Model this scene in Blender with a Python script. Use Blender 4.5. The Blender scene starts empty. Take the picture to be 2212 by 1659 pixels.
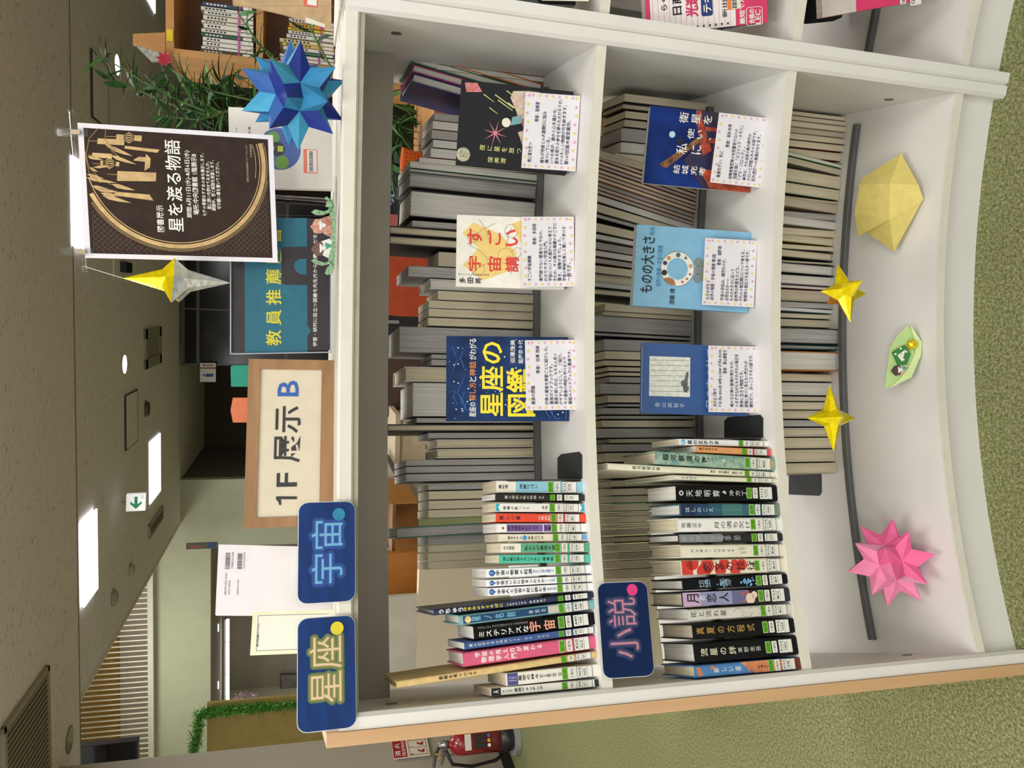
import bpy, math, random
from mathutils import Vector as V, Matrix
from mathutils.geometry import tessellate_polygon
random.seed(7)
SC=bpy.context.scene; COL=SC.collection
# ------------------------------------------------------------------ camera, world, light, exposure
ZC,YAW,PIT,ROL,FPX=1.3107,.0034,.2612,.0139,1669.6
FW=V((math.sin(YAW)*math.cos(PIT),math.cos(YAW)*math.cos(PIT),-math.sin(PIT)))
_r=V((math.cos(YAW),-math.sin(YAW),0)); _u=_r.cross(FW)
RT=_r*math.cos(ROL)+_u*math.sin(ROL); UP=-_r*math.sin(ROL)+_u*math.cos(ROL)
EYE=V((0,0,ZC))
cam=bpy.data.cameras.new('camera'); cam.sensor_width=36; cam.lens=36*FPX/2212; cam.clip_start=.02; cam.clip_end=60
co=bpy.data.objects.new('camera',cam); COL.objects.link(co)
X,Y,Z=-UP,RT,-FW
co.matrix_world=Matrix(((X.x,Y.x,Z.x,0),(X.y,Y.y,Z.y,0),(X.z,Y.z,Z.z,ZC),(0,0,0,1)))
SC.camera=co
SC.view_settings.view_transform='Standard'; SC.view_settings.look='None'; SC.view_settings.gamma=1
SC.view_settings.use_curve_mapping=False; SC.view_settings.exposure=0.10
w=bpy.data.worlds.new('world'); SC.world=w; w.use_nodes=True
w.node_tree.nodes['Background'].inputs[0].default_value=(1,.98,.96,1); w.node_tree.nodes['Background'].inputs[1].default_value=.8
PSI=math.radians(6)
RF=V((math.sin(PSI),math.cos(PSI),0)); RE=V((math.cos(PSI),-math.sin(PSI),0))
def rm(e,f,z=0): return RE*e+RF*f+V((0,0,z))
HC=2.70
def area(name,e,f,z,sx,sy,power,col=(1,.985,.965),rz=0):
    l=bpy.data.lights.new(name,'AREA'); l.shape='RECTANGLE'; l.size=sx; l.size_y=sy; l.energy=power; l.color=col
    o=bpy.data.objects.new(name,l); COL.objects.link(o); o.location=rm(e,f,z); o.rotation_euler=(0,0,-PSI+rz); return o
area('ceiling_and_fill_light',-.45,.15,HC-.03,.62,1.1,24)
for _e,_f,_p in ((-1.3,-1.5,26),(1.0,-1.6,24),(-.2,-2.3,30),(-1.4,2.9,38),(.9,2.9,34),(-3.0,3.2,12)): area('ceiling_and_fill_light',_e,_f,HC-.03,.62,1.2,_p)  # first three are unseen, added behind the camera to throw light into the shelves
area('ceiling_and_fill_light',.9,-.1,HC-.03,.62,1.1,12)
area('ceiling_and_fill_light',-1.78,5.6,HC-.06,.55,.34,11,(.93,.97,1))
area('ceiling_and_fill_light',-1.68,8.0,HC-.06,.55,.5,11,(.93,.97,1))
area('ceiling_and_fill_light',.55,5.5,HC-.06,.5,.34,7,(.93,.97,1))
area('ceiling_and_fill_light',-4.2,8.2,3.6,1.2,1.2,34,(1,.98,.9))  # unseen fill in the high void, brightens the fins and ochre wall
area('ceiling_and_fill_light',-4.6,10.6,2.05,1.6,.5,9)  # added fill brightening the hallway, where the glowing tubes give too little
area('ceiling_and_fill_light',1.5,3.2,HC-.03,1.2,.3,5)

# ------------------------------------------------------------------ materials
def lin(h):
    if not isinstance(h,str): return h
    c=[int(h[i:i+2],16)/255 for i in (0,2,4)]
    return tuple((x/12.92 if x<=.04045 else ((x+.055)/1.055)**2.4) for x in c)
MC={}
def mat(h,rough=.6,metal=0,var=.06,scale=30,bump=0,emit=0,kind=None,c2=None,coat=0,stretch=None):
    key=(h,rough,metal,var,scale,bump,emit,kind,c2,coat,stretch)
    if key in MC: return MC[key]
    c=lin(h); m=bpy.data.materials.new('mat_'+str(len(MC))); m.use_nodes=True; nt=m.node_tree; N=nt.nodes; L=nt.links
    b=N['Principled BSDF']; b.inputs['Base Color'].default_value=(*c,1); b.inputs['Roughness'].default_value=rough; b.inputs['Metallic'].default_value=metal
    if coat: b.inputs['Coat Weight'].default_value=coat; b.inputs['Coat Roughness'].default_value=.12
    if emit: b.inputs['Emission Color'].default_value=(*c,1); b.inputs['Emission Strength'].default_value=emit
    if kind=='matte': b.inputs['Specular IOR Level'].default_value=.12
    if kind=='clear':
        N.remove(b); t=N.new('ShaderNodeBsdfTransparent'); t.inputs[0].default_value=(.97,.97,.97,1)
        g=N.new('ShaderNodeBsdfGlossy'); g.inputs['Roughness'].default_value=rough; g.inputs[0].default_value=(*c,1)
        lw=N.new('ShaderNodeLayerWeight'); lw.inputs[0].default_value=.5; f=N.new('ShaderNodeMath'); f.operation='POWER'; f.inputs[1].default_value=4; L.new(lw.outputs['Facing'],f.inputs[0])
        a=N.new('ShaderNodeMath'); a.operation='MULTIPLY_ADD'; a.inputs[1].default_value=.5; a.inputs[2].default_value=var
        mx=N.new('ShaderNodeMixShader'); L.new(f.outputs[0],a.inputs[0]); L.new(a.outputs[0],mx.inputs[0]); L.new(t.outputs[0],mx.inputs[1]); L.new(g.outputs[0],mx.inputs[2]); L.new(mx.outputs[0],N['Material Output'].inputs[0])
        MC[key]=m; return m
    if var or bump:
        tc=N.new('ShaderNodeTexCoord'); mp=N.new('ShaderNodeMapping'); L.new(tc.outputs['Object'],mp.inputs[0])
        mp.inputs['Scale'].default_value=stretch or (1,1,1)
        nz=N.new('ShaderNodeTexNoise'); nz.inputs['Scale'].default_value=scale; nz.inputs['Detail'].default_value=3; L.new(mp.outputs[0],nz.inputs[0])
        if var:
            r=N.new('ShaderNodeMix'); r.data_type='RGBA'
            cc=lin(c2) if c2 else None
            lo=tuple(max(0,x*(1-var)) for x in c); hi=cc or tuple(min(1,x*(1+var)) for x in c)
            if cc: lo=c
            r.inputs[6].default_value=(*lo,1); r.inputs[7].default_value=(*hi,1)
            mr=N.new('ShaderNodeMapRange'); mr.inputs[1].default_value=.35; mr.inputs[2].default_value=.65
            L.new(nz.outputs[0],mr.inputs[0]); L.new(mr.outputs[0],r.inputs[0]); L.new(r.outputs[2],b.inputs['Base Color'])
        if bump:
            bp=N.new('ShaderNodeBump'); bp.inputs['Strength'].default_value=bump; bp.inputs['Distance'].default_value=.002; L.new(nz.outputs[0],bp.inputs['Height']); L.new(bp.outputs[0],b.inputs['Normal'])
    MC[key]=m; return m
def ink(h,emit=0,rough=.5): return mat(h,rough,0,0,1,0,emit)
WHT=mat('E3E1DC',.42,0,.02,8); EDGE=mat('DEDACD',.5,0,.03,25); APR=mat('A39D92',.5,0,.03,8)  # APR: apron grey with the shade below the top board put in
FOAM=mat('2A2B2D',.5); BLK=mat('1C1C1E',.4); RAIL=mat('5E5F5E',.5,0,.05,40)
CLEAR=mat('FFFFFF',.06,kind='clear',var=.02); FILM=mat('FFFFFF',.10,kind='clear',var=.008)
ACR=mat('FFFFFF',.04,kind='clear',var=.03)
BEECH=mat('D9AE7C',.5,0,.1,18,0,0,None,'C99A66',0,(1,1,.12)); OAK=mat('B08252',.55,0,.1,25,0,0,None,'96693D',0,(.12,1,1))
OAKF=mat('A07A52',.5,0,.1,40,.1,0,None,'8A6540',0,(.08,1,1))
INK=ink('1B1D24'); WINK=ink('EFEDE4'); PAPER=mat('E9E4D6',.7,0,.03,40)

# ------------------------------------------------------------------ geometry helpers
def lnk(o,parent=None):
    COL.objects.link(o)
    if parent is not None: o.parent=parent
    return o
def tag(o,label=None,cat=None,group=None,kind=None):
    if label: o['label']=label
    if cat: o['category']=cat
    if group: o['group']=group
    if kind: o['kind']=kind
    return o
def frame(O,x,y,z): return Matrix(((x.x,y.x,z.x,O.x),(x.y,y.y,z.y,O.y),(x.z,y.z,z.z,O.z),(0,0,0,1)))
def thing(name,label,cat,M=None,group=None):
    o=bpy.data.objects.new(name,None); lnk(o); o.empty_display_size=.02
    if isinstance(M,V): M=Matrix.Translation(M)
    if M is not None: o.matrix_world=M
    o['_m']=0
    MW[o.name]=M.copy() if M is not None else Matrix.Identity(4)
    del o['_m']
    return tag(o,label,cat,group)
MW={}
def wm(o): return MW[o.name] if o.name in MW else Matrix.Identity(4)
class MB:
    def __init__(s): s.v=[];s.f=[]
    def add(s,vs,fs):
        n=len(s.v); s.v+= [V(a) for a in vs]; s.f+=[tuple(i+n for i in f) for f in fs]; return s
    def box(s,a,b,M=None):
        x0,y0,z0=a;x1,y1,z1=b
        vs=[V(p) for p in ((x0,y0,z0),(x1,y0,z0),(x1,y1,z0),(x0,y1,z0),(x0,y0,z1),(x1,y0,z1),(x1,y1,z1),(x0,y1,z1))]
        if M is not None: vs=[M@p for p in vs]
        return s.add(vs,[(0,3,2,1),(4,5,6,7),(0,1,5,4),(1,2,6,5),(2,3,7,6),(3,0,4,7)])
    def ext(s,pts,d):
        n=len(pts); pts=[V(p) for p in pts]; d=V(d)
        s.add(pts+[p+d for p in pts],[tuple(range(n)),tuple(range(2*n-1,n-1,-1))]+[(i+n,(i+1)%n+n,(i+1)%n,i) for i in range(n)]); return s
    def tube(s,pts,r,n=8,cap=True):
        pts=[V(p) for p in pts]; rs=r if isinstance(r,(list,tuple)) else [r]*len(pts); b=len(s.v)
        for i,p in enumerate(pts):
            t=(pts[min(i+1,len(pts)-1)]-pts[max(i-1,0)]).normalized()
            a=t.cross(V((0,0,1))); a=a.normalized() if a.length>1e-3 else V((1,0,0)); c=t.cross(a)
            for k in range(n): s.v.append(p+(a*math.cos(2*math.pi*k/n)+c*math.sin(2*math.pi*k/n))*rs[i])
        for i in range(len(pts)-1):
            for k in range(n): s.f.append((b+i*n+k,b+i*n+(k+1)%n,b+(i+1)*n+(k+1)%n,b+(i+1)*n+k))
        if cap: s.f.append(tuple(b+k for k in range(n))[::-1]); s.f.append(tuple(b+(len(pts)-1)*n+k for k in range(n)))
        return s
    def lathe(s,O,prof,ax=V((0,0,1)),n=24):
        ax=ax.normalized(); a=ax.cross(V((0,1,0.01))).normalized(); c=ax.cross(a); b=len(s.v)
        for r,h in prof:
            for k in range(n): s.v.append(O+ax*h+(a*math.cos(2*math.pi*k/n)+c*math.sin(2*math.pi*k/n))*r)
        for i in range(len(prof)-1):
            for k in range(n): s.f.append((b+i*n+k,b+i*n+(k+1)%n,b+(i+1)*n+(k+1)%n,b+(i+1)*n+k))
        s.f.append(tuple(b+k for k in range(n))[::-1]); s.f.append(tuple(b+(len(prof)-1)*n+k for k in range(n))); return s
    def out(s,name,m,parent=None,local=False,smooth=False,kind=None,label=None):
        me=bpy.data.meshes.new(name); vs=s.v
        if parent is not None and not local:
            I=wm(parent).inverted(); vs=[I@p for p in vs]
        me.from_pydata([tuple(p) for p in vs],[],s.f); me.materials.append(m)
        if smooth: me.polygons.foreach_set('use_smooth',[True]*len(me.polygons))
        o=bpy.data.objects.new(name,me); lnk(o,parent)
        if kind: o['kind']=kind
        if label: o['label']=label
        if parent is not None: MW[o.name]=wm(parent)
        return o
# rays through photo pixels onto real planes of the place
def ray(px,py): return (FW+RT*((1659-py-829.5)/FPX)-UP*((px-1106)/FPX)).normalized()
def onpl(px,py,P,n):
    d=ray(px,py); return EYE+d*((P-EYE).dot(n)/d.dot(n))
def onz(px,py,z):
    d=ray(px,py); return EYE+d*((z-ZC)/d.z)
CX,CY,R0,AL,AR=.1654,-.7964,2.055,-.32,.2013
ZT,Z1,Z2,Z3=1.2607,.8454,.4772,.1074
def cp(a,r,z): return V((CX+r*math.sin(a),CY+r*math.cos(a),z))
def ang(P): return math.atan2(P.x-CX,P.y-CY)
def oncyl(px,py,r):
    d=ray(px,py); ox,oy=EYE.x-CX,EYE.y-CY; A=d.x**2+d.y**2; B=ox*d.x+oy*d.y; C=ox*ox+oy*oy-r*r
    return EYE+d*((-B+math.sqrt(B*B-A*C))/A)
def rad(a): return V((math.sin(a),math.cos(a),0))
def tan_(a): return V((math.cos(a),-math.sin(a),0))
def project(P):
    d=P-EYE; z=d.dot(FW); return (1106-FPX*d.dot(UP)/z, 1659-829.5-FPX*d.dot(RT)/z)
def angat(py,r,z):
    lo,hi=-.6,.6      # photo y falls as the angle grows
    for _ in range(40):
        m=(lo+hi)/2
        if project(cp(m,r,z))[1]>py: lo=m
        else: hi=m
    return lo
def atdist(px,py,f):   # on the room plane at forward distance f
    return onpl(px,py,rm(0,f),RF)

# flat frames for print
class Fr:
    def __init__(s,O,U,D):   # O top-left, U to the right (full width), D downwards (full height)
        s.O,s.U,s.D=O,U,D; s.N=D.cross(U).normalized(); s.N=-s.N if s.N.dot(EYE-O)<0 else s.N
    def p(s,u,v,off=0): return s.O+s.U*u+s.D*v+s.N*off
    def uv(s,px,py):
        q=onpl(px,py,s.O,s.N)-s.O
        uu,ud,dd=s.U.dot(s.U),s.U.dot(s.D),s.D.dot(s.D); a,b=q.dot(s.U),q.dot(s.D); k=uu*dd-ud*ud
        return ((a*dd-b*ud)/k,(b*uu-a*ud)/k)
    def q(s,x,y,off=0): return onpl(x,y,s.O,s.N)+s.N*off
    def rect(s,u0,v0,u1,v1,off): return [s.p(u0,v0,off),s.p(u0,v1,off),s.p(u1,v1,off),s.p(u1,v0,off)]
    def pr(s,x0,y0,x1,y1):   # photo rect -> (u0,v0,u1,v1)
        a=s.uv(x0,y1); b=s.uv(x0,y0); c=s.uv(x1,y1); return (a[0],a[1],b[0],c[1])
FACE={}
GC={}
def glyphs(body,bold=0):
    k=(body,bold)
    if k in GC: return GC[k]
    c=bpy.data.curves.new('t','FONT'); c.body=body; c.resolution_u=2 if len(body)<12 else 1; c.offset=bold; c.align_x='CENTER' if '\n' in body else 'LEFT'; c.space_line=1.22
    o=bpy.data.objects.new('t',c); COL.objects.link(o)
    bpy.context.view_layer.update()
    me=o.to_mesh(); vs=[(v.co.x,v.co.y) for v in me.vertices]; fs=[tuple(p.vertices) for p in me.polygons]; o.to_mesh_clear()
    bpy.data.objects.remove(o); bpy.data.curves.remove(c)
    if not vs: vs=[(0,0),(1,0),(1,1)]; fs=[(0,1,2)]
    x0=min(a for a,b in vs);x1=max(a for a,b in vs);y0=min(b for a,b in vs);y1=max(b for a,b in vs)
    GC[k]=([((a-x0)/max(x1-x0,1e-6),(b-y0)/max(y1-y0,1e-6)) for a,b in vs],fs); return GC[k]
def tx(mb,F,body,r,bold=0,off=.0005,vert=False,rot=False):
    u0,v0,u1,v1=r
    if vert: body='\n'.join(body.replace('ー','|'))
    sh=[(0,0)]
    if bold>=.02:
        hh=abs(v1-v0)*F.D.length*(1 if not vert else 1/max(1,len(body)/2)); q=bold*hh*.7; nn=6 if bold<.05 else 14
        sh+=[(q*math.cos(2*math.pi*k/nn)/F.U.length,q*math.sin(2*math.pi*k/nn)/F.D.length) for k in range(nn)]; bold=0
        if nn>6: sh+=[(a*.55,b*.55) for a,b in sh[1:]]
    g,fs=glyphs(body,bold)
    for du,dv in sh[::-1]:
        off+=1e-5 if len(sh)>1 else 0
        if rot: pts=[F.p(u0+du+(u1-u0)*y,v0+dv+(v1-v0)*x,off) for x,y in g]      # text turned to run downwards
        else: pts=[F.p(u0+du+(u1-u0)*x,v1+dv+(v0-v1)*y,off) for x,y in g]
        mb.add(pts,fs)
def letter(parent,F,items,m,name='lettering',bold=0,off=.0005):
    mb=MB()
    for it in items: tx(mb,F,it[0],it[1],bold,off,*(it[2:]))
    return mb.out(name,m,FACE.get(parent.name,parent))
def decal(parent,F,polys,m,name='printed_shape',off=.0003,face=True):
    mb=MB(); cl=getattr(F,'spine',False)
    for P in polys:
        if cl: P=[(min(.97,max(.03,u)),v) for u,v in P]
        pts=[F.p(u,v,off) for u,v in P]; n=len(mb.v); mb.v+=pts
        for t in tessellate_polygon([pts]): mb.f.append(tuple(i+n for i in t))
    return mb.out(name,m,FACE.get(parent.name,parent) if face else parent)
def circ(F,u,v,r,n=20,a0=0,a1=2*math.pi):
    ru,rv=r/F.U.length,r/F.D.length
    return [(u+ru*math.cos(a0+(a1-a0)*k/n),v+rv*math.sin(a0+(a1-a0)*k/n)) for k in range(n+(a1-a0<6.2))]
def star(F,u,v,r,n=5,q=.45,rot=-math.pi/2):
    ru,rv=r/F.U.length,r/F.D.length
    return [(u+ru*(1 if k%2==0 else q)*math.cos(rot+math.pi*k/n),v+rv*(1 if k%2==0 else q)*math.sin(rot+math.pi*k/n)) for k in range(2*n)]
def rrect(u0,v0,u1,v1,cu,cv,n=4):
    P=[]
    for (a,b,s) in ((u1-cu,v0+cv,-90),(u1-cu,v1-cv,0),(u0+cu,v1-cv,90),(u0+cu,v0+cv,180)):
        for k in range(n+1): t=math.radians(s+90*k/n); P.append((a+cu*math.cos(t),b+cv*math.sin(t)))
    return P
def slab(parent,name,m,F,poly,th,off=0,**k):   # solid sheet: outline in frame coords, thickness behind the face
    pts=[F.p(u,v,off) for u,v in poly]
    return MB().ext(pts,-F.N*th).out(name,m,parent,**k)
def R4(u0,v0,u1,v1): return [(u0,v0),(u1,v0),(u1,v1),(u0,v1)]

# ------------------------------------------------------------------ the room
def quadbox(name,e0,e1,f0,f1,z0,z1,m,parent=None,kind='structure'):
    mb=MB(); M=frame(V((0,0,0)),RE,RF,V((0,0,1))); mb.box((e0,f0,z0),(e1,f1,z1),M); return mb.out(name,m,parent,kind=kind)
def carpet():
    m=bpy.data.materials.new('carpet'); m.use_nodes=True; N=m.node_tree.nodes; L=m.node_tree.links; b=N['Principled BSDF']; b.inputs['Roughness'].default_value=.95; b.inputs['Specular IOR Level'].default_value=.1
    tc=N.new('ShaderNodeTexCoord'); mp=N.new('ShaderNodeMapping'); mp.inputs['Scale'].default_value=(260,640,1); mp.inputs['Rotation'].default_value=(0,0,.5); L.new(tc.outputs['Object'],mp.inputs[0])
    n1=N.new('ShaderNodeTexNoise'); n1.inputs['Scale'].default_value=1; n1.inputs['Detail'].default_value=2; L.new(mp.outputs[0],n1.inputs[0])
    n2=N.new('ShaderNodeTexNoise'); n2.inputs['Scale'].default_value=150; n2.inputs['Detail'].default_value=4; L.new(tc.outputs['Object'],n2.inputs[0])
    ad=N.new('ShaderNodeMath'); ad.operation='MULTIPLY_ADD'; ad.inputs[1].default_value=.55; L.new(n1.outputs[0],ad.inputs[0])
    m2=N.new('ShaderNodeMath'); m2.operation='MULTIPLY'; m2.inputs[1].default_value=.45; L.new(n2.outputs[0],m2.inputs[0]); L.new(m2.outputs[0],ad.inputs[2])
    cr=N.new('ShaderNodeValToRGB'); L.new(ad.outputs[0],cr.inputs[0]); e=cr.color_ramp.elements
    e[0].position=.38; e[0].color=(*lin('555832'),1); e[1].position=.62; e[1].color=(*lin('A3A67E'),1); k=cr.color_ramp.elements.new(.5); k.color=(*lin('7B7D53'),1)
    L.new(cr.outputs[0],b.inputs['Base Color']); bp=N.new('ShaderNodeBump'); bp.inputs['Strength'].default_value=.4; bp.inputs['Distance'].default_value=.003; L.new(ad.outputs[0],bp.inputs['Height']); L.new(bp.outputs[0],b.inputs['Normal'])
    return m
fl=quadbox('floor',-6,5,-2.5,12,-.05,0,carpet())
# carpet tiles' joints near the bookcase
mb=MB(); 
CEIL=mat('A39A88',.9,0,.10,30,.25,0,None,'8C836F',0,(1,5,1))
def ceilmat():
    m=bpy.data.materials.new('ceiling_board'); m.use_nodes=True; N=m.node_tree.nodes; L=m.node_tree.links; b=N['Principled BSDF']; b.inputs['Roughness'].default_value=.95
    tc=N.new('ShaderNodeTexCoord'); mp=N.new('ShaderNodeMapping'); mp.inputs['Scale'].default_value=(22,95,1); mp.inputs['Rotation'].default_value=(0,0,PSI); L.new(tc.outputs['Object'],mp.inputs[0])
    n1=N.new('ShaderNodeTexNoise'); n1.inputs['Scale'].default_value=1; n1.inputs['Detail'].default_value=3; L.new(mp.outputs[0],n1.inputs[0])
    cr=N.new('ShaderNodeValToRGB'); L.new(n1.outputs[0],cr.inputs[0]); e=cr.color_ramp.elements
    e[0].position=.30; e[0].color=(*lin('94877F'),1); e[1].position=.37; e[1].color=(*lin('F6E9EA'),1)
    L.new(cr.outputs[0],b.inputs['Base Color']); bp=N.new('ShaderNodeBump'); bp.inputs['Strength'].default_value=.35; bp.inputs['Distance'].default_value=.004; L.new(n1.outputs[0],bp.inputs['Height']); L.new(bp.outputs[0],b.inputs['Normal'])
    return m
CM=ceilmat()
quadbox('ceiling',-6,5,-2.5,5.33,HC,HC+.1,CM)
quadbox('ceiling',-2.66,5,5.33,9.62,HC+.012,HC+.1,CM)
quadbox('ceiling',-6,-2.66,5.33,12,4.2,4.3,mat('D8D4C4',.9))
quadbox('trim_1',-2.68,-2.66,5.33,9.62,HC+.005,HC+.4,CM)
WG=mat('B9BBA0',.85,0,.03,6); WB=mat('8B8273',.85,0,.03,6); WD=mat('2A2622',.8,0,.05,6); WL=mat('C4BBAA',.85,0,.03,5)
FW_=9.6
def fx(px,py,f=FW_):
    P=atdist(px,py,f); return P.dot(RE),P.z
# far wall pieces (each a real wall area at its own colour), positions measured on the wall plane
e_a=fx(500,1035)[0]; e_b=fx(500,1180)[0]; e_c=fx(450,845)[0]; e_d=fx(450,415)[0]; z_top=HC+.05
z_hb=fx(455,1300)[1]; z_ht=fx(334,1400)[1]
quadbox('wall_back',e_b-4,e_b,FW_,FW_+.12,z_hb,z_ht,WG)
quadbox('wall_back',e_b,e_a,FW_,FW_+.12,0,4.2,WG)
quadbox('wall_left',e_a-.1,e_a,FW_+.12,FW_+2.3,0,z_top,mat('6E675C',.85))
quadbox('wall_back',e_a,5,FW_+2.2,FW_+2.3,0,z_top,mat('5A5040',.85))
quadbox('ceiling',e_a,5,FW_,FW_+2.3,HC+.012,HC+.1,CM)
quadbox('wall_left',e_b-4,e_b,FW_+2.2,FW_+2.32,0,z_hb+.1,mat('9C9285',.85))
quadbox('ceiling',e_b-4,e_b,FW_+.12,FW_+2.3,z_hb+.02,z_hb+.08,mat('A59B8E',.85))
quadbox('wall_right',4.9,5,-2.5,12,0,HC,WL)
quadbox('wall_left',-6,-5.9,5,12,0,4.2,mat('C9C4A8',.85))
# high wall behind the fins
quadbox('wall_back',-6,-2.6,FW_+.9,FW_+1.0,z_ht-.3,4.2,mat('E2DACB',.85))
zo=fx(258,1500,FW_+.88)[1]
quadbox('wall_back',-6,-2.6,FW_+.85,FW_+.9,zo,4.2,mat('CDA454',.7,0,.1,12))
# dark glazed partition
gp=thing('glass_partition','dark glazed partition with black frame on the far wall behind the poster','partition',rm(0,FW_-.1,0))
P0=atdist(393,788,FW_-.1); P1=atdist(393,420,FW_-.1)
Fp=Fr(P0,RE*((P1-P0).dot(RE)),V((0,0,-P0.z)))
slab(gp,'dark_pane',mat('0B0A0B',.15,0,0),Fp,R4(0,0,1,1),.03)
mb=MB()
for v in (0,.058,.42,.985): mb.ext([Fp.p(u,w_,.01) for u,w_ in R4(0,v,1,v+.012)],-Fp.N*.04)
for u in (0,.33,.66,.99): mb.ext([Fp.p(a,b,.01) for a,b in R4(u,0,u+.01,1)],-Fp.N*.04)
mb.out('partition_frame',mat('5B5856',.4,.6),gp)
# toilet signs
for (x0,y0,x1,y1,c,l,fig) in ((432,786,466,819,'B02A22','red figure on a small white washroom sign beside the dark partition',1),(432,790+32,466,0,'244A86','',0)):
    if not fig: continue
for (x0,y0,x1,y1,c,l) in ((432,796,466,825,'2B4F90','white washroom sign with a blue figure, at the corner of the dark partition'),(432,784,466,796-2,'B02A22','small white washroom sign with a red figure above the green origami')):
    A=atdist(x0,y1,FW_-.2); B=atdist(x0,y0,FW_-.2); C=atdist(x1,y1,FW_-.2); F=Fr(A,B-A,C-A)
    t=thing('washroom_sign',l,'sign',A); slab(t,'plate',mat('D8D4CC',.5),F,R4(0,0,1,1),.01)
    decal(t,F,[circ(F,.5,.25,.012),R4(.38,.36,.62,.85)],ink(c),'figure',.001)
# louvre fins
lv=thing('fin_screen','row of thin white vertical fins above the green-white wall on the far left','screen',rm(-3.5,FW_-.1,z_ht))
FIN=mat('F0EBD2',.5)
x_fin=[]
fm=None
ee=-5.6
k=0
while ee<-2.7:
    P=rm(ee,FW_-.05,z_ht+.06)
    if fm is None:
        o=MB().box((-.0065,-.008,0),(.0065,.008,1.3),Matrix.Translation(V((0,0,0)))).out('fin',FIN,None,local=True); fm=o.data; o.parent=lv
    else: o=bpy.data.objects.new('fin',fm); lnk(o,lv)
    o.location=wm(lv).inverted()@P; ee+=.064
quadbox('fin_rail',-6,-2.62,FW_-.09,FW_-.01,z_ht,z_ht+.06,mat('D2CFBE',.5),lv,kind=None)
# hallway linear lamps
for (ya,yb,l) in ((1338,1385,'short'),(1388,1455,'longer'),(1458,1515,'lowest')):
    A=atdist(492,yb,FW_+1.5); B=atdist(492,ya,FW_+1.5); d=(B-A)
    t=thing('linear_lamp','%s glowing tube of the line of lamps in the hallway behind the origami labels'%l if l!='lowest' else 'glowing lamp tube nearest the pink tinsel in the far hallway','lamp',A,'tubes of the far hallway lamp line')
    MB().tube([A,B],.022,8).out('tube',mat('FFFFFF',.5,0,0,1,0,5.0),t); MB().box((0,0,.02),(d.length,.05,.05),frame(A,RE,RF,V((0,0,1)))).out('lamp_body',mat('B8B2A6',.6),t)
for y in (1356,1480):
    A=atdist(471,y,FW_+1.0); t=thing('hall_downlight','small slit light on the hallway ceiling, %s'%('near the white book back' if y==1356 else 'near the tinsel'),'lamp',A)
    MB().box((-.05,-.01,-.01),(.05,.01,0),frame(A,RE,RF,V((0,0,1)))).out('lens',mat('FFFFFF',.5,0,0,1,0,3.0),t)
# picture on hallway wall
A=atdist(607,1492,FW_+2.1);B=atdist(607,1458,FW_+2.1);C=atdist(640,1492,FW_+2.1);F=Fr(A,B-A,C-A)
t=thing('wall_picture','small dark grey picture on the hallway wall, above the constellation sign','picture',A); slab(t,'print',mat('5E5B58',.5,0,.3,4,0,0,None,'8E8A86'),F,R4(0,0,1,1),.02)
slab(t,'picture_frame',mat('3A3836',.5),F,R4(-.06,-.06,1.06,1.06),.01,-.012)
# ---- ceiling fittings
def ceil_rect(name,label,cat,e0,e1,f0,f1,m,fr=None,dz=0,part='diffuser',group=None):
    z=HC-.002+dz; t=thing(name,label,cat,rm((e0+e1)/2,(f0+f1)/2,z),group)
    quadbox(part,e0,e1,f0,f1,z-.012,z-.002,m,t,kind=None)
    if fr:
        mb=MB(); M=frame(V((0,0,0)),RE,RF,V((0,0,1))); g=.025
        for a in ((e0-g,e1+g,f0-g,f0),(e0-g,e1+g,f1,f1+g),(e0-g,e0,f0,f1),(e1,e1+g,f0,f1)): mb.box((a[0],a[2],z-.02),(a[1],a[3],z),M)
        mb.out('panel_frame',fr,t)
    return t
GLOW=mat('F6FAFF',.5,0,0,1,0,1.6); FRM=mat('8A8374',.6)
ceil_rect('ceiling_panel_light','bright square ceiling light panel straight left of the exit sign','lamp',-2.06,-1.49,5.42,5.77,GLOW,None,0)
ceil_rect('ceiling_panel_light','ceiling light panel behind the exit sign, farther away','lamp',-1.97,-1.38,7.72,8.27,mat('EAF4FF',.5,0,0,1,0,1.3),None,.014)
ceil_rect('ceiling_panel_light','ceiling light panel above the hanging poster','lamp',.27,.81,5.30,5.68,GLOW,None,0)
e5,f5=1.75,9.0
P=onz(325,8,HC); ceil_rect('ceiling_panel_light','ceiling light panel at the edge over the wooden bookcase','lamp',P.dot(RE),P.dot(RE)+.6,P.dot(RF)-.35,P.dot(RF)+.25,mat('EEF2FF',.5,0,0,1,0,1.8),None,.014)
for nm,(e0,e1,f0,f1),l in (('h',(1.16,1.58,5.85,6.26),'square access hatch outlined in the ceiling behind the bamboo tips'),('h',(-1.26,-.83,6.75,7.17),'square access hatch outlined in the ceiling near the smoke detector')):
    t=ceil_rect('ceiling_hatch',l,'hatch',e0,e1,f0,f1,CM,None,.012,'hatch_panel')
    mb=MB(); M=frame(V((0,0,0)),RE,RF,V((0,0,1)));z=HC+.008
    for a in ((e0-.012,e1+.012,f0-.02,f0),(e0-.012,e1+.012,f1,f1+.02),(e0-.008,e0,f0,f1),(e1,e1+.008,f0,f1)): mb.box((a[0],a[2],z-.009),(a[1],a[3],z),M)
    mb.out('hatch_gap',mat('4A443A',.7),t)
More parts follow.
